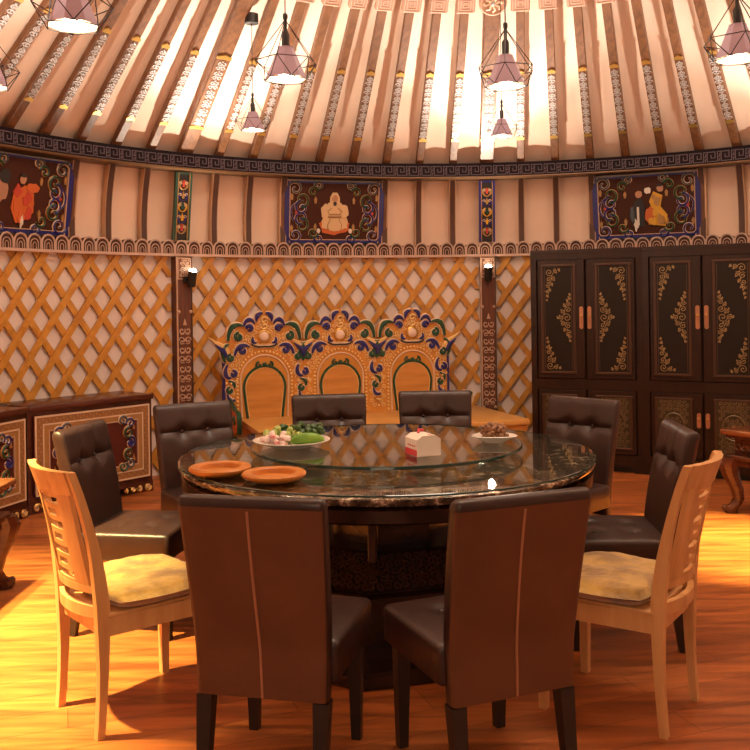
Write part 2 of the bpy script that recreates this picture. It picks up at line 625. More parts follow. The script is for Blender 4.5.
# smoke ring under the crown
b = MB()
ring_solid(b, [(0.78, 5.66), (0.78, 5.86), (0.95, 5.86), (0.95, 5.66)], 'rib', -180, 180, 60)
struct(b, 'trim_3')

# ------------------------------------------------------------------ roof ribs
BEAM = Vector((0, -0.725, 0.689))
BEAM_OUT = Vector((0, 0.689, 0.725))
BT = Matrix(((1, 0, 0, 0), (0, 0.689, -0.725, 0), (0, 0.725, 0.689, 0), (0, 0, 0, 1)))   # x across, y outward, z along the rib


def rib_parts(root, wide, behind_panel):
    wd = 0.13 if wide else 0.072
    mb = MB()
    mb.T = Matrix.Translation((0, 0, 0.04)) @ BT
    mb.rbox((0, 0.0, 2.18), (wd, 0.055, 4.36), 0.006, 'rib', 1)
    mb.build('roof_beam', root)
    mb = MB()
    mb.T = Matrix.Translation((0, 0, 0.04)) @ BT
    z0, z1 = 0.34, 1.03
    mb.box((0, -0.030, (z0 + z1) / 2), (wd * .94, 0.006, z1 - z0), 'rib')
    k, zz = 0, z0 + 0.04
    hw = wd * 0.26
    while zz < z1 - 0.02:
        for sgn in (-1, 1):
            mb.tube(spiral(sgn * hw * .60, zz, 0.020, (0 if sgn > 0 else PI) + (k % 2) * PI, sgn * 0.95, 8, 0.3, -0.034), 0.0062, 'silver', 4)
        mb.ball((0, -0.036, zz + 0.02), 0.010, 'silver', 6, 4)
        zz += 0.046
        k += 1
    for sgn, ze in ((-1, z0), (1, z1)):
        mb.prism([(-wd * .5, ze - .012), (wd * .5, ze - .012), (wd * .5, ze + .010), (0, ze + .030), (-wd * .5, ze + .010)], -0.038, -0.028, 'gold')
    mb.build('carved_inlay', root)
    mb = MB()
    mb.T = Matrix.Translation((0, 0, 0.04)) @ BT
    if wide:
        mb.T = mb.T @ Matrix.Translation((0, -0.05, 1.72)) @ Matrix.Rotation(rad(90), 4, 'X')
        mb.lathe([(0.115, -0.03), (0.115, 0.0), (0.10, 0.012), (0.085, 0.004), (0.02, 0.004)], 'paleblock', 24)
        for i in range(8):
            a = i * PI / 4
            mb.tube([(0.02 * math.cos(a), 0.02 * math.sin(a), 0.010), (0.06 * math.cos(a + .3), 0.06 * math.sin(a + .3), 0.014), (0.078 * math.cos(a), 0.078 * math.sin(a), 0.008)], 0.009, 'cream', 5)
        mb.ball((0, 0, 0.012), 0.02, 'silver', 8, 4)
        mb.build('round_medallion', root)
    else:
        zc = 1.71
        mb.rbox((0, -0.035, zc), (0.155, 0.06, 0.155), 0.012, 'paleblock', 1)
        for q in (0.062, 0.040, 0.018):
            mb.tube([(-q, -.066, zc - q), (q, -.066, zc - q), (q, -.066, zc + q), (-q, -.066, zc + q), (-q, -.066, zc - q)], 0.004, 'friezelight', 4)
        mb.build('carved_block', root)
    # the bent foot of the rib in the band below the ring
    if not behind_panel and not wide:
        mb = MB()
        pts = [(0, 0.115 - 0.085 * t + 0.03 * math.sin(PI * t), -0.70 + 0.62 * t) for t in [i / 8 for i in range(9)]]
        rings = [[(x - .024, y - .03, z), (x + .024, y - .03, z), (x + .024, y + .03, z), (x - .024, y + .03, z)] for x, y, z in pts]
        mb.loops(rings, 'ribdark')
        for sg in (-1, 1):
            rings = [[(x + sg * .027 - .004, y - .026, z), (x + sg * .027 + .004, y - .026, z), (x + sg * .027 + .004, y + .03, z), (x + sg * .027 - .004, y + .03, z)] for x, y, z in pts]
            mb.loops(rings, 'ribedge')
        mb.build('rib_foot', root)


ORD = {1: 'first', 2: 'second', 3: 'third', 4: 'fourth', 5: 'fifth', 6: 'sixth', 7: 'seventh', 8: 'eighth', 9: 'ninth', 10: 'tenth', 11: 'eleventh'}


def rib_label(i):
    if i == 0:
        return 'wide roof rib with round medallion above the right floral strip'
    if i == -9:
        return 'wide roof rib with round medallion above the left floral strip'
    if i == -18:
        return 'wide roof rib at the far left edge of the photo'
    if i > 0:
        return '%s narrow roof rib to the right of the wide rib above right floral strip' % ORD[i]
    if i >= -4:
        return '%s narrow roof rib to the left of the wide rib above right floral strip' % ORD[-i]
    if i > -9:
        return '%s narrow roof rib to the right of the wide rib above left floral strip' % ORD[i + 9]
    return '%s narrow roof rib to the left of the wide rib above left floral strip' % ORD[-9 - i]


protos = {}
for i in range(-17, 12):
    th = rad(STRIP0 + RIB * i)
    wide = i % 9 == 0
    hid = (i % 9) in (4, 5)
    p = cyl(th, R_ROOF, 2.70)
    k = (wide, hid)
    if k not in protos:
        t = thing('roof_rib', rib_label(i), 'roof rib', p, -th, 'carved wooden roof ribs')
        rib_parts(t, wide, hid)
        protos[k] = t
    else:
        dup(protos[k], p, -th, rib_label(i))

# ------------------------------------------------------------------ painted panels and floral strips in the band
TILT = math.atan2(0.085, 0.6)


def C_scroll(mb, cx, cz, r, a0, turns, key, line, y, thick):
    pts = spiral(cx, cz, r, a0, turns, 14, 0.15, y)
    mb.tube(pts, taper(15, thick * 1.25, thick * .8), line, 5)
    pts2 = [(x, yy - thick * .9, z) for x, yy, z in pts]
    mb.tube(pts2, taper(15, thick * .85, thick * .4), key, 5)


def panel_scrolls(mb, sg, ox, y):
    """one upright column of paired scrolls, mirrored by sg"""
    X = lambda v: ox + sg * v
    A = lambda a: a if sg > 0 else PI - a
    D = sg
    for (x, z, r, a, t, key) in [(-.06, .505, .050, PI * .9, -1.2, 'teal'), (.05, .475, .036, PI * .1, 1.1, 'green'), (-.02, .405, .050, -PI * .5, 1.2, 'green'),
                                  (-.02, .330, .048, PI * .55, 1.25, 'blue'), (-.02, .235, .048, -PI * .55, -1.25, 'blue'), (-.02, .165, .050, PI * .5, -1.2, 'green'),
                                  (-.06, .075, .050, -PI * .9, 1.2, 'blue'), (.05, .100, .036, -PI * .1, -1.1, 'green'), (.085, .045, .03, PI, 1.1, 'blue'), (.085, .535, .03, PI, -1.1, 'teal')]:
        C_scroll(mb, X(x * 1.55), z, r * 1.42, A(a), D * t, key, 'bandgold' if key == 'green' else 'cream', y, 0.0125)
    pts = [(X(q[0]), y, q[2]) for q in bez((-.05, .385), (-.165, .36), (-.165, .21), (-.05, .185), 10)]
    mb.tube(pts, taper(11, .006, .006, .014), 'cream', 5)
    mb.tube([(x, yy - .008, z) for x, yy, z in pts], taper(11, .004, .004, .010), 'blue', 5)
    mb.prism([(X(-.10), .283), (X(-.07), .250), (X(-.04), .283), (X(-.07), .316)][::1 if sg > 0 else -1], y - .012, y + .004, 'red')
    for (x, z) in [(-.125, .43), (-.125, .135), (.10, .40), (.10, .15)]:
        mb.prism([(X(x) - .008, z - .03), (X(x) + .008, z - .03), (X(x) + .014, z + .01), (X(x), z + .035), (X(x) - .014, z + .01)], y - .008, y + .002, 'bandgold')


def blob(mb, cx, cz, rx, rz, key, y, n=16, seed=0, wob=0.12):
    rnd = random.Random(seed)
    out = []
    for i in range(n):
        a = 2 * PI * i / n
        q = 1 + wob * (rnd.random() - .5) * 2
        out.append((cx + rx * q * math.cos(a), cz + rz * q * math.sin(a)))
    mb.prism(out, y - .004, y + .004, key)


def painted_panel(th, label, fig):
    t = thing('painted_panel', label, 'painted panel', cyl(th, 4.125, Z_TRIM1 + .0), -th, 'painted panels in the band', rx=TILT)
    W, H = 0.96, 0.575
    mb = MB()
    mb.rbox((0, 0.0, H / 2), (W, 0.03, H), 0.004, 'panelfield', 1)
    mb.build('board', t)
    mb = MB()
    for x, sw, key in ((W / 2 - .022, .044, 'blue'), (W / 2 + .018, .030, 'rib'), (W / 2 + .040, .014, 'ribedge')):
        for sg in (-1, 1):
            mb.box((sg * x, -0.012, H / 2), (sw, 0.04, H), key)
    mb.box((0, -0.010, .014), (W - .09, 0.035, .028), 'blue')
    mb.box((0, -0.010, H - .008), (W - .09, 0.035, .016), 'blue')
    for sg in (-1, 1):
        mb.box((sg * (W / 2 - .050), -0.014, H / 2), (.008, 0.036, H), 'inlay')
    mb.box((0, -0.014, .032), (W - .10, 0.036, .006), 'inlay')
    mb.build('frame', t)
    mb = MB()
    panel_scrolls(mb, 1, -.285, -.017)
    mb.build('scrollwork', t)
    mb = MB()
    panel_scrolls(mb, -1, .285, -.017)
    mb.build('scrollwork', t)
    mb = MB()
    y = -.018
    if fig == 'seated':
        blob(mb, 0, .155, .15, .075, 'orange', y, seed=1)
        blob(mb, 0, .20, .125, .09, 'robe', y - .003, seed=2, wob=.05)
        mb.prism([(-.125, .14), (.125, .14), (.105, .30), (.06, .38), (-.06, .38), (-.105, .30)], y - .010, y, 'robe')
        blob(mb, -.092, .30, .042, .07, 'robe', y - .011, seed=3)
        blob(mb, .092, .30, .042, .07, 'robe', y - .011, seed=4)
        mb.box((0, y - .012, .245), (.13, .006, .016), 'bandtan')
        for sg in (-1, 1):
            mb.tube([(sg * .03, y - .014, .33), (sg * .07, y - .016, .30), (sg * .05, y - .016, .27), (-sg * .02, y - .016, .275)], .004, 'bandtan', 4)
            mb.tube([(sg * .04, y - .012, .23), (sg * .07, y - .012, .17), (sg * .06, y - .012, .12)], .003, 'bandtan', 4)
        mb.prism([(-.048, .36), (.048, .36), (.046, .43), (.02, .475), (-.02, .475), (-.046, .43)], y - .012, y, 'robe')
        blob(mb, 0, .418, .026, .034, 'skin', y - .013, seed=5, wob=.04)
        blob(mb, 0, .372, .016, .020, 'darkpaint', y - .014, seed=6)
        for sg in (-1, 1):
            blob(mb, sg * .155, .115, .018, .024, 'white', y - .008, seed=7)
    elif fig == 'orange':
        mb.prism([(-.02, .07), (.06, .10), (.13, .16), (.125, .30), (.05, .36), (-.05, .30), (-.07, .18)], y - .008, y, 'orange')
        for k, (bx, bz, br) in enumerate(((.02, .12, .04), (.085, .15, .045), (-.03, .20, .04), (.06, .25, .05), (.10, .22, .035))):
            blob(mb, bx, bz, br * .7, br, 'red' if k % 2 else 'orange', y - .0105, n=9, seed=20 + k, wob=.4)
        blob(mb, .03, .09, .012, .05, 'white', y - .011, seed=30, wob=.3)
        blob(mb, .02, .40, .028, .034, 'skin', y - .008, seed=8)
        blob(mb, .02, .43, .026, .014, 'darkpaint', y - .011, seed=31)
        blob(mb, .11, .345, .06, .035, 'orange', y - .010, seed=9)
        mb.prism([(-.06, .30), (-.02, .26), (.02, .31), (-.02, .37)], y - .012, y, 'red')
        blob(mb, -.17, .32, .065, .10, 'paleblock', y - .006, seed=10)
        blob(mb, -.14, .41, .045, .055, 'darkpaint', y - .010, seed=11)
    else:
        mb.prism([(-.10, .10), (-.02, .10), (-.01, .30), (-.05, .38), (-.10, .33), (-.15, .20)], y - .008, y, 'darkpaint')
        mb.box((-.07, y - .012, .20), (.02, .006, .17), 'white')
        blob(mb, -.06, .40, .03, .035, 'skin', y - .008, seed=12)
        mb.prism([(.02, .12), (.17, .10), (.19, .20), (.13, .28), (.15, .38), (.07, .42), (.03, .33), (.06, .25)], y - .008, y, 'yellow')
        for k, (bx, bz, br) in enumerate(((.06, .15, .045), (.14, .16, .05), (.09, .23, .04), (.11, .33, .045), (.16, .14, .03), (.07, .37, .03))):
            blob(mb, bx, bz, br * .7, br, 'bandgold' if k % 2 else 'yellow', y - .0115, n=9, seed=40 + k, wob=.4)
        blob(mb, -.09, .12, .02, .05, 'white', y - .011, seed=50, wob=.3)
        blob(mb, -.12, .22, .018, .07, 'teal', y - .011, seed=51, wob=.3)
        blob(mb, .13, .475, .026, .014, 'darkpaint', y - .0105, seed=52)
        blob(mb, .13, .445, .03, .034, 'skin', y - .008, seed=13)
        blob(mb, .02, .43, .03, .03, 'white', y - .007, seed=14)
        blob(mb, .04, .20, .045, .08, 'orange', y - .010, seed=15)
    mb.build('painted_figure', t)


painted_panel(rad(STRIP0 + RIB * -4.5), 'square painted panel with a seated figure in cream robe above the carved bench', 'seated')
painted_panel(rad(STRIP0 + RIB * -13.5), 'square painted panel with a figure in orange robe above the left sideboard', 'orange')
painted_panel(rad(STRIP0 + RIB * 4.5), 'square painted panel with black-clad and yellow-robed figures above the dark wardrobes', 'pair')


def floral_strip(th, label, edge):
    t = thing('floral_strip', label, 'painted strip', cyl(th, 4.10, Z_TRIM1 + .0), -th, 'narrow floral strips in the band', rx=TILT)
    H = 0.585
    mb = MB()
    mb.rbox((0, 0, H / 2), (.150, .03, H), .004, 'darkpaint', 1)
    mb.build('board', t)
    mb = MB()
    for sg in (-1, 1):
        mb.box((sg * .066, -.012, H / 2), (.020, .035, H), edge)
        mb.box((sg * .052, -.014, H / 2), (.007, .036, H), 'bandgold')
    mb.box((0, -.012, H - .008), (.13, .035, .016), edge)
    mb.build('frame', t)
    mb = MB()
    y = -.017
    for zc, key, k2 in ((.10, 'bandgold', 'red'), (.19, 'blue', 'yellow'), (.29, 'yellow', 'green'), (.38, 'blue', 'bandgold'), (.48, 'bandgold', 'red')):
        for sg in (-1, 1):
            mb.tube([(sg * q[0], y, q[2]) for q in bez((.0, zc - .045), (.045, zc - .03), (.05, zc + .02), (.012, zc + .035), 8)], taper(9, .004, .005, .012), key, 5)
            mb.tube(spiral(sg * .026, zc + .012, .016, 0 if sg > 0 else PI, sg * 1.0, 8, .2, y - .004), .0045, 'cream', 4)
        mb.prism([(-.009, zc - .02), (.009, zc - .02), (.013, zc + .01), (0, zc + .045), (-.013, zc + .01)], y - .012, y, k2)
    mb.build('flower_painting', t)


floral_strip(rad(STRIP0), 'narrow blue floral painted strip above the post beside the wardrobe', 'blue')
floral_strip(rad(STRIP0 - STEP), 'narrow green floral painted strip above the post beside left sideboard', 'green')


# ------------------------------------------------------------------ lattice walls
def lattice(a0, a1, label):
    RL = 4.12
    s0, s1 = rad(a0) * RL, rad(a1) * RL
    h = 1.90
    dx, dz = 0.222, 0.303
    slope = dx / dz
    mb = MB()
    wd = 0.053
    for layer, sgn in ((0, -1), (1, 1)):
        r = RL - 0.001 - 0.016 * layer
        k0 = int((s0 - h * slope) / dx) - 2
        k1 = int((s1 + h * slope) / dx) + 2
        for k in range(k0, k1 + 1):
            pts = []
            sb = k * dx + (0.0 if sgn > 0 else 0.02)
            zs = [h * i / 24 for i in range(25)]
            # exact clipping at the panel's side edges
            for se in (s0, s1):
                zc = (se - sb) / (sgn * slope)
                if 0 < zc < h:
                    zs.append(zc)
            zs = sorted(z for z in zs if s0 - 1e-6 <= sb + sgn * slope * z <= s1 + 1e-6)
            if len(zs) < 2:
                continue
            hw = wd / 2 * math.sqrt(1 + slope * slope)
            rings = []
            for z in zs:
                s = sb + sgn * slope * z
                ring = []
                for ds, dr in ((-hw, -.009), (hw, -.009), (hw, .006), (-hw, .006)):
                    ring.append(cyl(min(max(s + ds, s0), s1) / RL, r + dr, z))
                rings.append(ring)
            mb.loops(rings, 'lattice')
    o = mb.build('lattice_wall', smooth=20)
    tag(o, label, 'lattice wall', 'wooden lattice wall sections')


pw = 1.15
lattice(STRIP0 - 2 * STEP + pw, STRIP0 - STEP - pw, 'golden wooden lattice wall behind the left sideboards')
lattice(STRIP0 - STEP + pw, STRIP0 - pw, 'golden wooden lattice wall behind the carved bench')
lattice(STRIP0 + pw, STRIP0 + STEP - pw, 'golden wooden lattice wall showing between right post and wardrobe')


# ------------------------------------------------------------------ posts and wall spotlights
def make_post(th, label):
    t = thing('carved_post', label, 'post', cyl(th, 4.08, 0), -th, 'carved wall posts')
    H = Z_TRIM0 - .003
    mb = MB()
    mb.rbox((0, 0, H / 2), (.150, .10, H), .006, 'post', 1)
    for sg in (-1, 1):
        mb.box((sg * .068, -.052, H / 2), (.012, .010, H), 'inlay' if sg < 0 else 'moulding')
    mb.build('shaft', t)
    mb = MB()
    mb.rbox((0, -.054, 1.775), (.128, .012, .19), .003, 'inlay', 1)
    mb.box((0, -.060, 1.775), (.108, .006, .168), 'post')
    filigree(mb, lambda x, z: abs(x) < .048 and 1.70 < z < 1.85, -.048, .049, 1.70, 1.86, .03, 'inlay', -.064, .0042)
    mb.build('capital_panel', t)
    mb = MB()
    z = .50
    k = 0
    while z < 1.28:
        for sg in (-1, 1):
            mb.tube(spiral(sg * .028, z, .030, (0 if sg > 0 else PI) + (PI if k % 2 else 0), sg * 1.0, 9, .25, -.053), taper(10, .005, .0075), 'inlay', 4)
            mb.tube([(sg * .008, -.053, z - .028), (sg * .036, -.054, z - .034), (sg * .046, -.053, z - .012)], .0048, 'inlay', 4)
        mb.prism([(-.007, z - .012), (.007, z - .012), (.0, z + .02)], -.058, -.05, 'inlay')
        z += .082
        k += 1
    mb.prism([(-.018, 1.285), (.018, 1.285), (0, 1.345)], -.058, -.05, 'inlay')
    mb.build('scroll_inlay', t)
    for zz in (1.40, .44):
        for sg in (-1, 1):
            mb = MB()
            mb.ball((sg * .055, -.056, zz), .016, 'inlay', 8, 5)
            mb.build('stud', t)


make_post(rad(STRIP0), 'carved dark wooden post between the carved bench and the wardrobe')
make_post(rad(STRIP0 - STEP), 'carved dark wooden post between left sideboard and the carved bench')


def make_spotlight(th, label, dx, dz):
    t = thing('wall_spotlight', label, 'spotlight', cyl(th, 4.027, 1.70 + dz), -th, 'black wall spotlights')
    mb = MB()
    mb.rbox((dx * .5, -.015, -.02), (.03 + abs(dx), .03, .05), .006, 'black', 1)
    mb.build('bracket', t)
    mb = MB()
    mb.T = Matrix.Translation((dx, -.065, 0)) @ Matrix.Rotation(rad(14), 4, 'X')
    mb.lathe([(.030, -.085), (.036, -.08), (.038, .04), (.036, .052), (.028, .052), (.026, .03)], 'black', 20)
    mb.build('lamp_body', t)
    mb = MB()
    mb.T = Matrix.Translation((dx, -.065, 0)) @ Matrix.Rotation(rad(14), 4, 'X')
    mb.ball((0, 0, .050), .034, 'bulb', 12, 6, (1, 1, .75))
    mb.build('bulb', t)
    return t


def uplight(th, dx=0.0, power=UPLIGHT_POWER):
    T = wall_T(th, 4.027, 1.70)
    p = T @ Vector((dx, -.10, .10))
    q = T @ Vector((dx, -.10 - .62, 1.10))
    light('uplight', 'SPOT', p, power, (1.0, 0.90, 0.80), q, spot_size=rad(60), spot_blend=0.75, shadow_soft_size=0.025)
    light('uplight_fill', 'SPOT', T @ Vector((dx, -.16, .12)), power * .46, (1.0, 0.86, 0.69), T @ Vector((dx, -.9, .9)), spot_size=rad(125), spot_blend=1.0, shadow_soft_size=0.03)  # second wide spot added at each uplight to brighten roof cloth and walls


make_spotlight(rad(STRIP0), 'small black spotlight on the post between bench and wardrobe', 0.0, .03)
make_spotlight(rad(STRIP0 - STEP), 'small black spotlight on the post beside the left sideboard', .045, .0)
uplight(rad(STRIP0))
uplight(rad(STRIP0 - STEP), .045)
for k in (-3, -2, 1, 2, 3):
    uplight(rad(STRIP0 + STEP * k), power=UPLIGHT_POWER * .62)

# ------------------------------------------------------------------ pendant lamps


def make_pendant(loc, label):
    x, y, z = loc
    zr = roof_z(math.hypot(x - CX, y - CY)) - .03
    t = thing('pendant_lamp', label, 'pendant lamp', loc, 0.0, 'wire cage pendant lamps')
    n = 8
    mb = MB()
    rings = [[(r * math.cos(2 * PI * k / n), r * math.sin(2 * PI * k / n), zz) for k in range(n)] for r, zz in ((.034, .138), (.092, 0.0))]
    mb.loops(rings, 'shade', cap=False)
    rings = [[(r * math.cos(2 * PI * k / n), r * math.sin(2 * PI * k / n), zz) for k in range(n)] for r, zz in ((.088, 0.0), (.031, .134))]
    mb.loops(rings, 'shadein', cap=False)
    rings = [[(r * math.cos(2 * PI * k / n), r * math.sin(2 * PI * k / n), zz) for k in range(n)] for r, zz in ((.092, 0.0), (.088, 0.0))]
    mb.loops(rings, 'shadein', cap=False)
    mb.lathe([(.035, .139), (.035, .134), (.01, .134), (.01, .139)], 'shade', 12)
    mb.build('shade', t, smooth=20)
    mb = MB()
    ap = (0, 0, .262)
    mid = [(.138 * math.cos(PI / 3 * k + .35), .138 * math.sin(PI / 3 * k + .35), .075) for k in range(6)]
    bot = [(.096 * math.cos(PI / 3 * k + .35 + PI / 6), .096 * math.sin(PI / 3 * k + .35 + PI / 6), -.004) for k in range(6)]
    for k in range(6):
        mb.tube([ap, mid[k]], .0023, 'wire', 4)
        mb.tube([mid[k], mid[(k + 1) % 6]], .0023, 'wire', 4)
        mb.tube([mid[k], bot[k]], .0023, 'wire', 4)
        mb.tube([mid[(k + 1) % 6], bot[k]], .0023, 'wire', 4)
        mb.tube([bot[k], bot[(k + 1) % 6]], .0023, 'wire', 4)
    mb.build('wire_cage', t)
    mb = MB()
    mb.lathe([(.014, .13), (.017, .15), (.017, .20), (.008, .215), (.008, .262), (.011, .268), (.011, .285), (.004, .292)], 'black', 12)
    mb.build('lamp_holder', t)
    mb = MB()
    mb.tube([(0, 0, .285), (0, 0, zr - z)], .0028, 'black', 6)
    mb.build('cord', t)
    mb = MB()
    mb.lathe([(.05, zr - z - .045), (.055, zr - z - .04), (.055, zr - z + .03)], 'black', 20)
    mb.build('ceiling_mount', t)
    mb = MB()
    mb.ball((0, 0, .028), .034, 'bulb', 12, 8)
    mb.lathe([(.014, .05), (.014, .12)], 'cream', 10)
    mb.build('bulb', t)
    l = light('pendant_light', 'SPOT', (x, y, z + .004), PENDANT_POWER, WARM, (x, y, 0), spot_size=rad(150), spot_blend=0.5, shadow_soft_size=0.03)


make_pendant((-1.05, 3.2, 2.459), 'large near pendant lamp with eight-sided shade at upper left')
make_pendant((-1.774, 4.2, 2.49), 'pendant lamp half cut off by the left edge of the photo')
make_pendant((-0.378, 4.0, 2.457), 'pendant lamp with mauve shade hanging above the table, left of centre')
make_pendant((0.612, 4.15, 2.448), 'pendant lamp with mauve shade hanging above the table, right of centre')
make_pendant((1.491, 3.7, 2.44), 'large pendant lamp in the upper right corner of the photo')
make_pendant((-0.934, 7.1, 2.82), 'small far pendant lamp on a thin cord above the left end of carved bench')
make_pendant((1.038, 7.3, 2.78), 'small far pendant lamp above the post beside the wardrobe')


# ------------------------------------------------------------------ wardrobes
def make_wardrobe(loc, rz, label):
    W, H, D = 0.94, 1.89, 0.55
    t = thing('wardrobe', label, 'wardrobe', loc, rz, 'dark carved wardrobes')
    yf = -D / 2
    mb = MB()
    mb.box((0, 0.02, H / 2 + .03), (W, D - .04, H - .06), 'wardrobe')
    mb.rbox((0, 0.0, H - .02), (W + .004, D + .01, .04), .006, 'wardrobe', 1)
    for sg in (-1, 1):
        mb.box((sg * (W / 2 - .025), yf + .012, H / 2 + .03), (.05, .03, H - .10), 'wardrobe')
    mb.box((0, yf + .012, .735), (W - .1, .03, .09), 'wardrobe')
    mb.box((0, yf + .012, H - .06), (W - .1, .03, .05), 'wardrobe')
    mb.box((0, yf + .012, .125), (W - .1, .03, .05), 'wardrobe')
    mb.build('body', t)
    mb = MB()
    pts = [(-W / 2, 0), (-W / 2 + .08, 0), (-W / 2 + .10, .05), (-W / 2 + .2, .065), (0, .05), (W / 2 - .2, .065), (W / 2 - .10, .05), (W / 2 - .08, 0), (W / 2, 0), (W / 2, .10), (-W / 2, .10)]
    mb.prism(pts, yf, yf + .03, 'wardrobe')
    mb.box((0, .02, .05), (W - .06, D - .10, .10), 'darkpaint')
    mb.build('plinth', t)
    for sg in (-1, 1):
        cx = sg * .2075
        dw = .407
        # upper door
        z0, z1 = .785, 1.80
        mb = MB()
        mb.rbox((cx, yf + .004, (z0 + z1) / 2), (dw - .006, .026, z1 - z0), .004, 'wardrobe', 1)
        door = mb.build('upper_door', t)
        pc = cx + sg * .022
        px, pz0, pz1 = .137, z0 + .05, z1 - .045
        mb = MB()
        mb.box((pc, yf - .0105, (pz0 + pz1) / 2), (px * 2, .006, pz1 - pz0), 'wardpanel')
        for q, zz in ((0, pz0), (0, pz1)):
            mb.rbox((pc, yf - .014, zz), (px * 2 + .03, .016, .022), .005, 'moulding', 1)
        for s2 in (-1, 1):
            mb.rbox((pc + s2 * px, yf - .014, (pz0 + pz1) / 2), (.022, .016, pz1 - pz0), .005, 'moulding', 1)
            mb.box((pc + s2 * (px - .022), yf - .013, (pz0 + pz1) / 2), (.005, .008, pz1 - pz0 - .04), 'moulding')
        mb.build('panel_moulding', door)
        mb = MB()
        y = yf - .0155
        out, inn = pc + sg * (px - .028), pc - sg * (px - .028)
        ch, cwid = .285, .105
        lo_, hi_ = min(pc - px, pc + px), max(pc - px, pc + px)
        zm = (pz0 + pz1) / 2 + .01
        corner = [(.036, .036, .034), (.088, .024, .019), (.118, .016, .011), (.030, .098, .027), (.070, .086, .020), (.024, .152, .022), (.054, .138, .014),
                  (.019, .198, .017), (.040, .186, .010), (.015, .238, .013), (.011, .272, .008)]
        half = [(.040, 0, .038), (.092, 0, .022), (.116, 0, .010)] + [(q0, s3 * q1, q2) for s3 in (-1, 1) for q0, q1, q2 in
                ((.030, .068, .028), (.076, .050, .021), (.024, .122, .022), (.056, .104, .015), (.018, .164, .015), (.036, .148, .009), (.012, .197, .010))]
        for nm, pts_, ox, oz, fx, fz in (('corner_filigree', corner, out, pz1 - .022, -sg, -1), ('corner_filigree', corner, out, pz0 + .022, -sg, 1),
                                         ('middle_filigree', half, inn - sg * .004, zm, sg, 1)):
            mb = MB()
            for k, (qx, qz, qr) in enumerate(pts_):
                d_ = 1 if k % 2 else -1
                mb.tube(spiral(ox + fx * qx, oz + fz * qz, qr * 1.05, k * 1.3 + (PI if fx < 0 else 0), d_ * 1.5, 13, .12, y), taper(14, .0030, .0055), 'filigree', 4)
                mb.ball((ox + fx * (qx + qr * .5), y - .001, oz + fz * (qz + qr * .9)), .0065, 'filigree', 6, 4)
            mb.build(nm, door)
        mb = MB()
        hx, hz = sg * .034, zm + .0
        cap_ = [(hx + .016 * math.cos(PI * i / 8), hz + .08 + .016 * math.sin(PI * i / 8)) for i in range(9)] + [(hx - .016 * math.cos(PI * i / 8), hz - .08 - .016 * math.sin(PI * i / 8)) for i in range(9)]
        mb.prism(cap_, yf - .017, yf - .006, 'handle')
        mb.tube([(hx, yf - .016, hz - .05), (hx, yf - .022, hz - .035), (hx, yf - .022, hz - .005), (hx, yf - .016, hz + .01)], .0045, 'handle', 6)
        mb.ball((hx, yf - .02, hz + .015), .012, 'gold', 8, 5)
        mb.build('handle_plate', door)
        # lower door
        z0, z1 = .155, .685
        mb = MB()
        mb.rbox((cx, yf + .004, (z0 + z1) / 2), (dw - .006, .026, z1 - z0), .004, 'wardrobe', 1)
        door = mb.build('lower_door', t)
        mb = MB()
        pz0, pz1 = z0 + .05, z1 - .045
        mb.box((pc, yf - .0105, (pz0 + pz1) / 2), (px * 2, .006, pz1 - pz0), 'bronze')
        for zz in (pz0, pz1):
            mb.rbox((pc, yf - .014, zz), (px * 2 + .03, .016, .020), .005, 'moulding', 1)
        for s2 in (-1, 1):
            mb.rbox((pc + s2 * px, yf - .014, (pz0 + pz1) / 2), (.020, .016, pz1 - pz0), .005, 'moulding', 1)
        mb.build('panel_moulding', door)
        mb = MB()
        zc = (pz0 + pz1) / 2
        ring = [(pc + .085 * math.cos(a), y, zc + .10 * math.sin(a)) for a in [2 * PI * i / 24 for i in range(25)]]
        mb.tube(ring, .007, 'relief', 5)
        filigree(mb, lambda x, z: abs(x - pc) < px - .03 and (abs(z - zc) > .125 and abs(z - zc) < .20 or ((x - pc) / .10) ** 2 + ((z - zc) / .115) ** 2 > 1.0 and abs(z - zc) < .20), lo_ + .02, hi_ - .02, pz0 + .015, pz1 - .015, .036, 'relief', y, .0055)
        filigree(mb, lambda x, z: ((x - pc) / .065) ** 2 + ((z - zc) / .08) ** 2 < 1, lo_, hi_, pz0, pz1, .036, 'relief', y, .006)
        mb.ball((pc, yf - .014, zc), .018, 'filigree', 8, 5, (1, .5, 1.3))
        mb.build('carved_relief', door)
        mb = MB()
        hz = .47
        cap_ = [(hx + .016 * math.cos(PI * i / 8), hz + .045 + .016 * math.sin(PI * i / 8)) for i in range(9)] + [(hx - .016 * math.cos(PI * i / 8), hz - .045 - .016 * math.sin(PI * i / 8)) for i in range(9)]
        mb.prism(cap_, yf - .017, yf - .006, 'handle')
        mb.ball((hx, yf - .02, hz + .012), .011, 'gold', 8, 5)
        mb.build('handle_plate', door)
    return t


def place_front(cx, cy, fx, fy, D):
    """centre of a cabinet whose front face centre is at cx, cy and which faces fx, fy"""
    l = math.hypot(fx, fy)
    return (cx - fx / l * D / 2, cy - fy / l * D / 2, 0), math.atan2(fx / l, -fy / l)


p, rz = place_front(1.79, 7.735, -.39, -.92, .55)
make_wardrobe(p, rz, 'tall dark carved wardrobe touching the lattice, left one of the two')
p, rz = place_front(2.635, 7.325, -.47, -.882, .55)
make_wardrobe(p, rz, 'tall dark carved wardrobe behind the right carved side table, right one of the two')


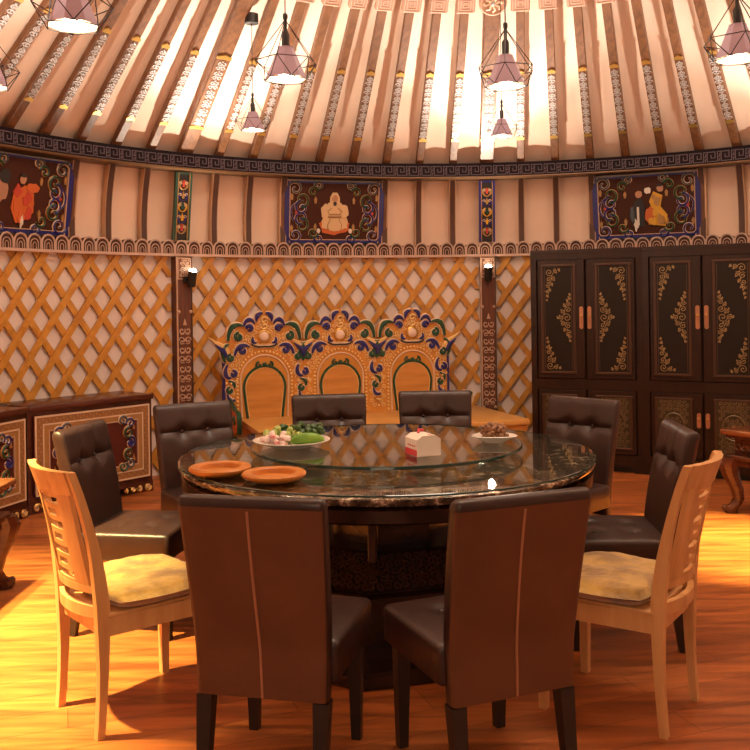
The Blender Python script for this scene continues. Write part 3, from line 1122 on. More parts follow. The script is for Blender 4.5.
# ------------------------------------------------------------------ sideboards
def make_sideboard(loc, rz, label):
    W, H, D = 1.06, .765, .42
    yf = -D / 2
    t = thing('sideboard', label, 'sideboard', loc, rz, 'painted low sideboards')
    mb = MB()
    mb.box((0, .01, .40), (W - .004, D - .02, .66), 'side')
    mb.build('body', t)
    mb = MB()
    mb.rbox((0, 0, H - .02), (W, D + .02, .04), .006, 'side', 2)
    mb.build('top_board', t)
    mb = MB()
    z0, z1 = .125, .690
    zc = (z0 + z1) / 2
    mb.box((0, yf + .004, zc), (W - .08, .016, z1 - z0), 'sidefield')
    front = mb.build('front_panel', t)
    mb = MB()
    hx = W / 2 - .045
    for off, wd, key, th in ((.006, .012, 'cream', .014), (.035, .046, 'bandtan', .010), (.064, .010, 'cream', .014), (.088, .034, 'bandgold', .010), (.110, .008, 'inlay', .014)):
        for sg in (-1, 1):
            mb.box((sg * (hx - off), yf - th / 2, zc), (wd, th, z1 - z0 - 2 * off + wd), key)
            mb.box((0, yf - th / 2 - .0004, zc + sg * ((z1 - z0) / 2 - off)), (2 * (hx - off) + wd, th, wd), key)
    # key pattern on the tan band
    nx = 34
    for i in range(nx):
        x = -hx + .035 + (2 * hx - .07) * i / (nx - 1)
        for sg in (-1, 1):
            mb.box((x, yf - .010, zc + sg * ((z1 - z0) / 2 - .035) + (.008 if i % 2 else -.008)), (.012, .006, .012), 'bandgold')
    nz_ = 17
    for i in range(nz_):
        z = z0 + .05 + (z1 - z0 - .10) * i / (nz_ - 1)
        for sg in (-1, 1):
            mb.box((sg * (hx - .035) + (.008 if i % 2 else -.008), yf - .010, z), (.012, .006, .012), 'bandgold')
    mb.build('gold_border', front)
    mb = MB()
    y = yf - .008
    for sg in (-1, 1):
        X = lambda v: sg * (.335 - v)
        A = lambda a: PI - a if sg > 0 else a
        for (x, z, r, a, tt, key) in [(.10, .585, .034, PI, -1.2, 'teal'), (.03, .560, .036, 0, 1.2, 'blue'), (.045, .485, .042, PI * .5, -1.2, 'green'),
                                      (.03, .408, .040, PI * .5, 1.1, 'blue'), (.045, .330, .042, -PI * .5, 1.2, 'green'), (.03, .258, .036, 0, -1.2, 'teal'), (.10, .235, .034, PI, 1.2, 'green')]:
            C_scroll(mb, X(x), z, r * 1.15, A(a), -sg * tt, key, 'bandgold' if key == 'green' else 'cream', y, .0115)
        mb.prism([(X(.03) - .03, .408), (X(.03), .375), (X(.03) + .03, .408), (X(.03), .441)], y - .013, y, 'blue')
        for z in (.53, .29):
            mb.prism([(X(.0) - .012, z - .02), (X(.0) + .012, z - .02), (X(.0), z + .03)], y - .01, y, 'bandgold')
        mb.build('scroll_painting', front)
        mb = MB()
    mb = MB()
    pts = [(-W / 2, 0), (-W / 2 + .10, 0), (-W / 2 + .2, .055), (W / 2 - .2, .055), (W / 2 - .10, 0), (W / 2, 0), (W / 2, .08), (-W / 2, .08)]
    mb.prism(pts, yf + .01, yf + .03, 'side')
    mb.box((0, D / 2 - .03, .04), (W, .03, .08), 'side')
    for sg in (-1, 1):
        mb.box((sg * (W / 2 - .015), .01, .04), (.03, D - .04, .08), 'side')
    mb.build('plinth', t)
    for sg in (-1, 1):
        mb = MB()
        for i, (x, r) in enumerate(((.06, .034), (.135, .028), (.20, .022), (.255, .018))):
            mb.tube(spiral(sg * (W / 2 - x), .042, r, PI * (i % 2), sg * (1.2 if i % 2 else -1.2), 12, .15, yf - .002), taper(13, .009, .006), 'gold', 5)
            mb.tube(spiral(sg * (W / 2 - x), .042, r * .6, PI * (i % 2) + 1, sg * (1.0 if i % 2 else -1.0), 8, .15, yf - .004), .005, 'cream', 4)
        mb.build('gold_apron', t)
    return t


p, rz = place_front(-2.106, 6.782, .77, -.64, .42)
sb = make_sideboard(p, rz, 'low sideboard with gold bordered painted front behind the left leather chair')
# next one along the wall, turned further
p2, rz2 = place_front(-2.600, 5.850, .95, -.31, .42)
dup(sb, p2, rz2, 'low sideboard with gold bordered painted front cut by the left photo edge')

b = MB()
b.tube([(-2.95, 6.05, .770), (-2.87, 6.12, .772), (-2.80, 6.18, .770), (-2.76, 6.25, .770), (-2.80, 6.33, .770)], .006, 'black', 6)
tag(b.build('black_cable'), 'short black cable lying on the left sideboard top', 'cable')


# ------------------------------------------------------------------ carved bench
def make_bench():
    th = rad(-17.9)
    t = thing('carved_bench', 'carved and painted golden bench with three arched backs against lattice', 'bench', cyl(th, 3.70, 0), -th)
    SP = .69
    SZ = .465
    # seat, apron, legs : back board at y=0, seat towards -y
    mb = MB()
    mb.rbox((.225, -.50, SZ - .025), (2.27, 1.08, .05), .010, 'seatwood', 2)
    mb.build('seat', t)
    mb = MB()
    mb.box((.225, -1.0, SZ - .10), (2.16, .03, .10), 'throne')
    mb.box((1.31, -.5, SZ - .10), (.03, 1.0, .10), 'post')
    for i in range(9):
        mb.tube(spiral(-.72 + i * .235, SZ - .10, .035, 0, 1.2 if i % 2 else -1.2, 12, .15, -1.018), taper(13, .009, .006), 'green' if i % 2 else 'blue', 5)
    mb.build('apron', t)
    for xl in (-.85, 1.30):
        for y in (-.96, -.05):
            mb = MB()
            mb.loops([[(xl + a * w_, y + b_ * w_, z) for a, b_ in ((-1, -1), (1, -1), (1, 1), (-1, 1))] for z, w_ in ((0, .035), (.06, .045), (.2, .03), (SZ - .06, .05))], 'throne')
            mb.build('leg', t)
    # back units
    k_ = .001323

    def P(px, py):
        return ((px - 338) * k_, 1.394 - k_ * py)

    for u in (-1, 0, 1):
        mb = MB()
        # the board outline: wavy crown, straight sides
        half = [(.345, SZ - .02), (.345, 1.06), P(650, 185), P(600, 150), P(575, 95), P(520, 75), P(480, 95), P(455, 55), P(415, 48), P(395, 40), P(375, 8), P(338, -6)]
        half = [(abs(x), z) for x, z in half]
        out = [(x, z) for x, z in half] + [(-x, z) for x, z in half[-2::-1]]
        mb.T = Matrix.Translation((u * SP, 0, 0))
        mb.prism(out, -.02, .03, 'throne')
        back = mb.build('arched_back', t)

        # inner plain panel with rounded top
        def arch(hw, zt, zb, pinch=.0, n=20):
            pts = [(-hw + pinch, zb)]
            zs = zt - hw * 1.05
            for i in range(n + 1):
                a = PI - PI * i / n
                pts.append((hw * math.cos(a), zs + hw * 1.05 * math.sin(a)))
            pts.append((hw - pinch, zb))
            return pts
        mb = MB()
        mb.T = Matrix.Translation((u * SP, 0, 0))
        mb.prism(arch(.182, .915, SZ, .03)[::-1], -.026, -.01, 'thronepanel')
        mb.build('plain_panel', back)
        mb = MB()
        mb.T = Matrix.Translation((u * SP, 0, 0))
        mb.tube([(x, -.028, z) for x, z in arch(.184, .917, SZ, .03)], .011, 'green', 6)
        mb.tube([(x, -.024, z) for x, z in arch(.170, .900, SZ, .03)], .006, 'bead', 5)
        mb.tube([(x, -.024, z) for x, z in arch(.213, 1.01, SZ, .01)], .008, 'cream', 5)
        for sg in (-1, 1):
            mb.tube(spiral(sg * .05, .925, .030, PI * .5 if sg < 0 else PI * .5, -sg * 1.1, 10, .2, -.030), taper(11, .010, .006), 'green', 5)
        mb.ball((0, -.03, .928), .022, 'green', 8, 5)
        bp = arch(.240, 1.045, SZ + .02, .0, 30)
        # beads at even spacing along the arch
        acc = 0
        last = bp[0]
        dense = []
        for a_, b_ in zip(bp[:-1], bp[1:]):
            L = math.hypot(b_[0] - a_[0], b_[1] - a_[1])
            m_ = max(1, int(L / .004))
            dense += [(a_[0] + (b_[0] - a_[0]) * i / m_, a_[1] + (b_[1] - a_[1]) * i / m_) for i in range(m_)]
        lastp = None
        for q in dense:
            if lastp is None or math.hypot(q[0] - lastp[0], q[1] - lastp[1]) > .030:
                mb.ball((q[0], -.024, q[1]), .0115, 'bead', 6, 4)
                lastp = q
        mb.build('arch_moulding', back)
        # crown pearl
        mb = MB()
        mb.T = Matrix.Translation((u * SP, 0, 0))
        c = P(338, 165)
        mb.T = mb.T @ Matrix.Translation((c[0], -.03, c[1])) @ Matrix.Rotation(rad(90), 4, 'X')
        mb.lathe([(.056, -.01), (.056, .006), (.046, .012), (.044, .008)], 'gold', 24)
        mb.ball((0, 0, .006), .042, 'pearl', 16, 8, (1, 1, .4))
        mb.build('pearl_disc', back)
        # scroll carving
        mb = MB()
        mb.T = Matrix.Translation((u * SP, 0, 0))
        y0 = -.026

        def leaf(pts, key, w0, wm, w1, line='cream'):
            n_ = len(pts)
            w0, wm, w1 = w0 * 1.25, wm * 1.3, w1 * 1.25
            mb.tube(pts, [q * 1.3 + .0045 for q in taper(n_, w0, w1, wm)], line, 6, (1, .6))
            mb.tube([(x, y - wm * .62, z) for x, y, z in pts], taper(n_, w0, w1, wm), key, 6, (1, .6))

        def field(x, z):
            if abs(x) > .318 or z < SZ + .04:
                return False
            dx_, dz_ = x, max(0, z - .80)
            if math.hypot(dx_, dz_) < .268:
                return False
            return z < 1.36 - 1.15 * abs(x) ** 1.15 - .02 and math.hypot(x, z - 1.175) > .062
        filigree(mb, field, -.33, .33, SZ, 1.40, .046, 'bead', -.024, .0052)
        # S scroll in gold
        c = P(338, 80)
        mb.tube(spiral(c[0], c[1] + .026, .034, PI * .1, 1.0, 12, .2, y0 - .006), taper(13, .008, .012), 'bead', 5)
        mb.tube(spiral(c[0], c[1] - .022, .032, PI * 1.1, 1.0, 12, .2, y0 - .006), taper(13, .008, .012), 'bead', 5)
        for sg in (-1, 1):
            def Q(px, py):
                x, z = P(px, py)
                return (sg * x, z)
            leaf(bez(Q(348, 12), Q(382, 8), Q(392, 40), Q(388, 66), 9, y0), 'blue', .008, .017, .005)
            leaf(bez(Q(402, 80), Q(418, 45), Q(462, 40), Q(472, 95), 10, y0), 'blue', .006, .016, .008)
            q = Q(436, 112)
            leaf(spiral(q[0], q[1], .030, 0 if sg > 0 else PI, sg * .9, 10, .25, y0), 'blue', .010, .016, .012)
            leaf(bez(Q(480, 92), Q(525, 70), Q(575, 95), Q(578, 190), 12, y0), 'green', .006, .019, .009)
            q = Q(508, 162)
            leaf(spiral(q[0], q[1], .036, PI * .5, -sg * 1.0, 11, .2, y0), 'green', .008, .017, .013)
            leaf(bez(Q(412, 170), Q(425, 190), Q(410, 215), Q(390, 205), 6, y0), 'blue', .006, .012, .006)
            leaf(bez(Q(338, 232), Q(375, 236), Q(410, 232), Q(425, 212), 7, y0), 'darkpaint', .007, .009, .005)
            leaf(bez(Q(438, 232), Q(475, 205), Q(525, 225), Q(535, 285), 10, y0), 'blue', .006, .015, .008)
            q = Q(480, 255)
            leaf(spiral(q[0], q[1], .030, PI * .5, -sg * .9, 9, .25, y0), 'blue', .009, .015, .013)
            leaf(bez(Q(572, 212), Q(610, 215), Q(630, 280), Q(596, 330), 10, y0), 'green', .006, .017, .007)
            q = Q(562, 300)
            leaf(spiral(q[0], q[1], .032, PI * .5, -sg * 1.0, 10, .2, y0), 'green', .008, .015, .012)
            for px, py in ((462, 185), (560, 468), (628, 355), (604, 615), (540, 120)):
                q = Q(px, py)
                mb.ball((q[0], y0 - .01, q[1]), .011, 'bead', 6, 4)
        mb.build('scroll_carving', back)
        # one column of curls on each joint between arches (and at the right end)
        for xv in ([-.29, .345] if u == -1 else [.345] if u == 0 else [.29]):
            mb = MB()
            mb.T = Matrix.Translation((u * SP + xv, 0, 0))

            def W(px, py):
                return ((px - 594) * k_, 1.394 - k_ * py)
            leaf(bez(W(570, 345), W(540, 380), W(550, 440), W(590, 432), 9, y0), 'blue', .006, .015, .008)
            q = W(606, 405)
            leaf(spiral(q[0], q[1], .028, PI * .6, -.9, 9, .3, y0), 'blue', .008, .015, .012)
            leaf(bez(W(575, 452), W(600, 458), W(622, 475), W(610, 500), 8, y0), 'green', .005, .012, .006)
            q = W(582, 512)
            leaf(spiral(q[0], q[1], .028, PI * .5, .9, 9, .3, y0), 'green', .007, .014, .011)
            leaf(bez(W(565, 535), W(568, 570), W(590, 596), W(615, 575), 8, y0), 'blue', .005, .013, .008)
            for px, py in ((560, 468), (625, 455), (604, 622), (600, 660)):
                q = W(px, py)
                mb.ball((q[0], y0 - .01, q[1]), .012, 'bead', 6, 4)
            mb.build('curl_column', back)
    # horns in the two valleys and at both ends
    mb = MB()
    for xv in (-1.5, -.5, .5, 1.5):
        for sg in (-1, 1):
            if (xv < -1 and sg > 0) or (xv > 1 and sg < 0):
                continue
            x = xv * SP
            pts = bez((x - sg * .02, 1.03), (x - sg * .03, 1.09), (x + sg * .05, 1.10), (x + sg * .135, 1.175), 9, -.034)
            mb.tube(pts, taper(10, .02, .004, .026), 'bead', 6, (1, .6))
            pts = bez((x - sg * .01, 1.00), (x, 1.06), (x + sg * .04, 1.07), (x + sg * .085, 1.115), 9, -.05)
            mb.tube(pts, taper(10, .012, .004, .022), 'blue', 6, (1, .6))
    mb.build('valley_horns', t)
    for sg in (-1, 1):
        mb = MB()
        mb.box((sg * 1.045, 0.005, .76), (.022, .055, .66), 'blue')
        mb.build('side_edge', t)
    # left arm rest: a scrolled board running forward
    mb = MB()
    prof = [(-.02, SZ - .06), (-.50, SZ - .06), (-.525, SZ), (-.52, SZ + .06), (-.48, SZ + .10), (-.42, SZ + .105), (-.33, SZ + .10), (-.22, SZ + .13), (-.12, SZ + .155), (-.02, SZ + .16)]
    mb.T = Matrix.Translation((-1.0, 0, 0)) @ Matrix.Rotation(rad(90), 4, 'Z')
    mb.prism(prof[::-1], -.022, .022, 'orange')
    arm = mb.build('armrest', t)
    mb = MB()
    mb.T = Matrix.Translation((-1.0, 0, 0)) @ Matrix.Rotation(rad(90), 4, 'Z')
    mb.tube([(x, 0, z) for x, z in prof[1:]], .022, 'green', 6)
    for yy in (-.026, .026):
        mb.tube(spiral(-.42, SZ + .03, .045, 0, 1.3, 14, .15, yy), taper(15, .012, .008), 'green', 5)
        mb.tube(spiral(-.27, SZ + .03, .045, PI, -1.2, 12, .15, yy), taper(13, .012, .008), 'blue', 5)
        mb.tube(spiral(-.12, SZ + .06, .05, PI, -1.2, 12, .15, yy), taper(13, .012, .008), 'blue', 5)
    mb.build('arm_scrolls', arm)
    # right arm rest: a round scroll standing on the seat beside the back
    mb = MB()
    mb.box((1.12, -.03, SZ + .05), (.16, .04, .10), 'throne')
    mb.T = Matrix.Translation((1.215, -.03, SZ + .085)) @ Matrix.Rotation(rad(90), 4, 'X')
    mb.lathe([(.02, -.02), (.078, -.02), (.078, .02), (.02, .02)], 'cream', 24)
    arm = mb.build('armrest', t)
    mb = MB()
    mb.tube(spiral(1.215, SZ + .085, .066, PI * .2, 1.7, 22, .1, -.054), taper(23, .015, .008), 'green', 6)
    mb.build('arm_scrolls', arm)


make_bench()

# ------------------------------------------------------------------ carved side tables
def make_side_table(loc, rz, label):
    W, D, H = .95, .62, .57
    t = thing('side_table', label, 'side table', loc, rz, 'carved side tables')
    mb = MB()
    mb.lathe([], 'rosetop') if False else None
    mb.rbox((0, 0, H - .018), (W, D, .036), .012, 'rosetop', 3)
    mb.rbox((0, 0, H - .045), (W - .05, D - .05, .025), .008, 'rosewood', 2)
    mb.build('tabletop', t)
    mb = MB()
    mb.box((0, 0, H - .115), (W - .14, D - .14, .12), 'rosewood')
    mb.build('frieze_box', t)
    mb = MB()
    for sy in (-1, 1):
        y = sy * (D / 2 - .068)
        for i in range(16):
            x = -W / 2 + .10 + i * (W - .20) / 15
            mb.tube(spiral(x, H - .115, .030, PI * (i % 2), 1.2 if i % 2 else -1.2, 10, .2, y), taper(11, .008, .005), 'rosewood', 5)
            mb.tube([(x + .025, y, H - .16), (x + .02, y, H - .12), (x + .028, y, H - .07)], .006, 'rosewood', 4)
    keep = mb.T
    for sx in (-1, 1):
        mb.T = Matrix.Translation((sx * (W / 2 - .068), 0, 0)) @ Matrix.Rotation(rad(90), 4, 'Z')
        for i in range(10):
            x = -D / 2 + .10 + i * (D - .20) / 9
            mb.tube(spiral(x, H - .115, .030, PI * (i % 2), 1.2 if i % 2 else -1.2, 10, .2, 0), taper(11, .008, .005), 'rosewood', 5)
    mb.T = keep
    mb.build('carved_frieze', t)
    mb = MB()
    mb.rbox((0, 0, H - .19), (W - .04, D - .04, .04), .014, 'rosewood', 3)
    pts = [(-W / 2 + .05, H - .27), (-W / 2 + .12, H - .245), (-.2, H - .235), (-.08, H - .27), (0, H - .255), (.08, H - .27), (.2, H - .235), (W / 2 - .12, H - .245), (W / 2 - .05, H - .27), (W / 2 - .05, H - .20), (-W / 2 + .05, H - .20)]
    for sy in (-1, 1):
        mb.prism(pts, sy * (D / 2 - .05) - .012, sy * (D / 2 - .05) + .012, 'rosewood')
    for sx in (-1, 1):
        mb.box((sx * (W / 2 - .05), 0, H - .225), (.024, D - .1, .05), 'rosewood')
    mb.build('waist_rail', t)
    for sx in (-1, 1):
        for sy in (-1, 1):
            mb = MB()
            d = Vector((sx, sy * .9, 0)).normalized()
            c = Vector((sx * (W / 2 - .075), sy * (D / 2 - .075), 0))
            prof = [(H - .19, .035, .050), (H - .24, .052, .054), (H - .31, .038, .044), (H - .40, .000, .034), (.10, -.012, .028), (.065, .004, .030), (.045, .030, .036), (.02, .042, .036), (0.0, .036, .030)]
            rings = []
            for z, off, r_ in prof:
                p_ = c + d * off
                rings.append([(p_.x + r_ * 1.3 * math.cos(2 * PI * k / 10), p_.y + r_ * 1.3 * math.sin(2 * PI * k / 10), z) for k in range(10)])
            mb.loops(rings, 'rosewood')
            leg = mb.build('leg', t)
            mb = MB()
            q = c + d * .095
            for k, (zz, rr) in enumerate(((H - .23, .026), (H - .285, .020))):
                n_ = Vector((-d.y, d.x, 0))
                for sgn in (-1, 1):
                    pts3 = []
                    for i in range(10):
                        a = i / 9 * 2 * PI * .9
                        rr2 = rr * (1 - .75 * i / 9)
                        pts3.append(q + d * (-.012 * k) + n_ * sgn * (.018 + rr2 * math.cos(a)) + Vector((0, 0, zz + rr2 * math.sin(a))))
                    mb.tube(pts3, .006, 'rosewood', 5)
            q = c + d * .075
            mb.ball((q.x, q.y, .035), .020, 'rosewood', 8, 5)
            mb.build('leg_carving', leg)
    return t


def corner_place(corner, ang_front, W, D, side):
    """table whose front left (side -1) or front right (+1) top corner stands at corner; ang_front = wall angle it is turned to"""
    th = rad(ang_front)
    ex = Vector((math.cos(th), -math.sin(th)))
    ey = Vector((math.sin(th), math.cos(th)))
    c = Vector(corner) - ex * side * W / 2 + ey * D / 2
    return (c.x, c.y, 0), -th


p, rz = corner_place((2.335, 6.20), 60, .95, .62, -1)
st = make_side_table(p, rz, 'carved rosewood side table with curved legs in front of the wardrobes')
p, rz = corner_place((-1.905, 4.80), -90, .95, .62, 1)
dup(st, p, rz, 'carved rosewood side table with curved legs at the left photo edge')

# ------------------------------------------------------------------ dining table
TX, TY = 0.043, 4.19
TR, TZ = 0.94, 0.78
t = thing('dining_table', 'large round dining table with glossy speckled granite top in the middle', 'dining table', (TX, TY, 0))
mb = MB()
mb.lathe([(.02, TZ - .05), (TR - .06, TZ - .05), (TR - .02, TZ - .045), (TR - .004, TZ - .03), (TR, TZ - .02), (TR, TZ - .016), (TR - .006, TZ - .0145), (.02, TZ - .0145)], 'granite', 120)
mb.build('granite_top', t)
mb = MB()
mb.lathe([(.01, TZ - .008), (TR - .003, TZ - .008), (TR - .003, TZ), (.01, TZ)], 'glass', 120)
mb.build('glass_sheet', t)
mb = MB()
mb.lathe([(TR - .003, TZ - .0085), (TR, TZ - .0075), (TR, TZ - .0015), (TR - .003, TZ + .0003)], 'glassedge', 120, cap=False)
mb.build('glass_rim', t)
mb = MB()
mb.lathe([(.02, TZ - .115), (TR - .03, TZ - .115), (TR - .015, TZ - .105), (TR - .012, TZ - .06), (TR - .05, TZ - .0505), (.02, TZ - .0505)], 'tabledark', 96)
mb.build('apron', t)
o8 = rad(14)
mb = MB()
mb.lathe([(.765, 0), (.775, .01), (.775, .05), (.755, .062), (.60, .062)], 'tabledark', 8, rot=o8 + PI / 8)
mb.build('plinth', t, smooth=20)
mb = MB()
mb.lathe([(.62, .06), (.62, .075), (.56, .085), (.56, .28), (.58, .30), (.02, .30)], 'tabledark', 8, rot=o8 + PI / 8)
mb.build('drum', t, smooth=20)
mb = MB()
mb.lathe([(.56, .30), (.40, .43), (.02, .43)], 'tabledark', 8, rot=o8 + PI / 8)
for k in range(8):
    a = o8 + k * PI / 4 - PI / 2
    mb.T = Matrix.Rotation(a + PI / 2, 4, 'Z') @ Matrix.Translation((0, -.445, .365)) @ Matrix.Rotation(rad(-49), 4, 'X')
    filigree(mb, lambda x, z: abs(x) < .20 - z * .35 and abs(z) < .085, -.22, .22, -.09, .09, .036, 'tablecarve', -.012, .0075)
mb.T = Matrix.Identity(4)
mb.build('carved_skirt', t, smooth=20)
mb = MB()
mb.lathe([(.30, .43), (.30, TZ - .115)], 'tabledark', 8, rot=o8 + PI / 8)
mb.build('column', t, smooth=20)
for k in range(8):
    a = o8 + k * PI / 4 + PI / 8
    mb = MB()
    mb.rbox((.46 * math.cos(a), .46 * math.sin(a), .54), (.035, .035, TZ - .115 - .39), .005, 'tablecarve', 1, R=Matrix.Rotation(a, 3, 'Z'))
    mb.build('support_post', t)

# glass lazy susan
LR, LZ = 0.62, 0.822
t = thing('lazy_susan', 'round clear glass turntable raised in the middle of the dining table', 'turntable', (TX, TY, TZ + .001))
mb = MB()
mb.lathe([(.01, .030), (LR - .004, .030), (LR - .004, .042), (.01, .042)], 'glass', 120)
mb.build('glass_disc', t)
mb = MB()
mb.lathe([(LR - .004, .029), (LR, .031), (LR, .041), (LR - .004, .043)], 'glassedge', 120, cap=False)
mb.build('green_edge', t)
mb = MB()
mb.lathe([(.17, 0.0), (.18, .006), (.18, .022), (.14, .0295)], 'black', 40)
mb.build('turning_base', t)
LTOP = TZ + .0435

# ------------------------------------------------------------------ things on the table


def round_plate(x, y, label):
    o = MB()
    prof = [(.02, 0), (.085, 0), (.112, .010), (.125, .020), (.126, .028), (.120, .034), (.090, .034), (.084, .030), (.078, .012), (.02, .010)]
    o.lathe(prof, 'plate', 48)
    ob = o.build('wooden_plate', loc=(x, y, TZ + .0005))
    tag(ob, label, 'plate', 'orange wooden plates')
    return ob


round_plate(-.640, 3.70, 'orange wooden plate on the granite, farther left of the two')
round_plate(-.405, 3.56, 'orange wooden plate on the granite, nearer and right of the two')

PX, PY = -.385, 4.10
mb = MB()
prof = [(.02, 0), (.09, 0), (.10, .006), (.145, .022), (.172, .030), (.174, .034), (.168, .035), (.14, .028), (.10, .012), (.02, .010)]
mb.lathe(prof, 'china', 56)
o = mb.build('serving_platter', loc=(PX, PY, LTOP))
tag(o, 'round white platter of cut vegetables on the glass turntable', 'platter')


def rnd_chunk(seed, s, key):
    rnd = random.Random(seed)
    mb = MB()
    n_, m_ = 8, 5
    rings = []
    for i in range(m_ + 1):
        z = -1 + 2 * i / m_
        q = math.sqrt(max(0.02, 1 - (abs(z) ** 3)))
        rings.append([(s[0] * q * math.cos(2 * PI * k / n_) * (1 + .22 * (rnd.random() - .5)), s[1] * q * math.sin(2 * PI * k / n_) * (1 + .22 * (rnd.random() - .5)), s[2] * z) for k in range(n_)])
    mb.loops(rings, key)
    return mb


def scatter(name, label, cat, group, key, s, spots, seed):
    protos_ = [rnd_chunk(seed + q, s, key).build(name) for q in range(3)]
    for i, (x, y, z) in enumerate(spots):
        o_ = protos_[i] if i < 3 else protos_[i % 3].copy()
        if i >= 3:
            COL.objects.link(o_)
        rnd = random.Random(seed * 31 + i)
        o_.location = (x, y, z)
        o_.rotation_euler = (rnd.uniform(-.7, .7), rnd.uniform(-.7, .7), rnd.uniform(0, 6.28))
        tag(o_, label, cat, group)


ZP = LTOP + .030
HEAP = []


def heap(cx, cy, bx, by, rx, ry, n_, r_, floor_z, seed, seeds=()):
    """drop n_ round pieces one by one onto a dish so that they pile up without running into each other"""
    rnd_ = random.Random(seed)
    out = []
    for _ in range(n_):
        best = None
        for _k in range(14):
            a_, q_ = rnd_.uniform(0, 2 * PI), math.sqrt(rnd_.random())
            x_, y_ = cx + bx + rx * q_ * math.cos(a_), cy + by + ry * q_ * math.sin(a_)
            d_ = math.hypot(x_ - cx, y_ - cy)
            z_ = floor_z + max(0, d_ - .095) * .42 + r_
            for (px_, py_, pz_, pr_) in HEAP:
                dd = math.hypot(px_ - x_, py_ - y_)
                if dd < pr_ + r_:
                    z_ = max(z_, pz_ + math.sqrt((pr_ + r_) ** 2 - dd * dd))
            if best is None or z_ + .15 * q_ * r_ < best[0]:
                best = (z_ + .15 * q_ * r_, x_, y_, z_)
        HEAP.append((best[1], best[2], best[3], r_))
        out.append(best[1:])
    return out


ZF = LTOP + .0125
for i in range(7):          # room kept free for the whole cucumber
    HEAP.append((PX + .078 - .06 + .02 * i, PY - .072, ZF + .026, .026))
scatter('radish_piece', 'white and pink radish piece heaped at the front of the vegetable platter', 'radish', 'radish pieces on the platter', 'radish', (.016, .015, .013), heap(PX, PY, -.045, -.075, .080, .040, 15, .0145, ZF, 1), 50)
scatter('cucumber_chunk', 'pale green cucumber chunk heaped in the middle of the vegetable platter', 'cucumber', 'cucumber chunks on the platter', 'cucumber', (.015, .015, .018), heap(PX, PY, -.035, -.005, .085, .035, 17, .0155, ZF, 2), 60)
scatter('leafy_sprig', 'dark green leafy piece heaped at the back of the vegetable platter', 'greens', 'dark greens on the platter', 'leaf', (.018, .015, .014), heap(PX, PY, .025, .060, .110, .055, 40, .0150, ZF, 3), 70)
mb = MB()
pts = [(-.072 + .144 * i / 10, 0, .010 * math.sin(PI * i / 10)) for i in range(11)]
mb.tube(pts, [.010, .018, .022, .024, .025, .025, .025, .024, .022, .017, .009], 'cucskin', 14)
o = mb.build('whole_cucumber', loc=(PX + .078, PY - .072, ZF + .026))
o.rotation_euler = (0, 0, rad(6))
tag(o, 'plump whole green cucumber at the right front of the platter', 'cucumber')

# tissue box
t = thing('tissue_box', 'small white tissue box with red trim on the glass turntable', 'tissue box', (.195, 3.86, LTOP), rad(22))
mb = MB()
mb.prism([(-.055, 0), (.055, 0), (.055, .070), (.030, .086), (-.030, .086), (-.055, .070)], -.06, .06, 'card')
mb.build('carton', t, smooth=0)
mb = MB()
mb.box((-.0555, 0, .014), (.002, .116, .026), 'carmine')
mb.box((-.020, -.0605, .008), (.06, .002, .010), 'card')
mb.build('red_band', t, smooth=0)
mb = MB()
mb.prism([(.012, .086), (.045, .0775), (.045, .0795), (.012, .088)], -.055, -.02, 'carmine')
mb.tube([(-.012, .02, .088), (.0, .045, .098), (.028, .055, .092)], .006, 'carmine', 5)
mb.build('red_flap', t, smooth=0)
mb = MB()
for i in range(4):
    mb.box((-.0562, -.035 + i * .02, .042), (.0012, .011, .006), 'carmine')
mb.build('printed_marks', t, smooth=0)

# dish of snacks
DX, DY = .535, 4.16
mb = MB()
rings = []
for r_, z in ((.045, 0), (.050, .004), (.088, .026), (.100, .032), (.097, .034), (.085, .028), (.045, .009)):
    ring = []
    for k in range(36):
        a = 2 * PI * k / 36
        q = 1 + .13 * math.cos(3 * (a - PI / 2)) * (r_ / .1)
        ring.append((r_ * q * math.cos(a), r_ * q * math.sin(a), z))
    rings.append(ring)
mb.loops(rings, 'china')
o = mb.build('snack_dish', loc=(DX, DY, LTOP))
tag(o, 'three-cornered white dish of brown snacks on the glass turntable', 'dish')
spots = heap(DX, DY, 0, 0, .056, .056, 64, .0105, LTOP + .010, 5)
scatter('snack_piece', 'small brown snack piece heaped in the white three-cornered dish', 'snack', 'brown snacks in the dish', 'snack', (.0135, .010, .009), spots, 90)


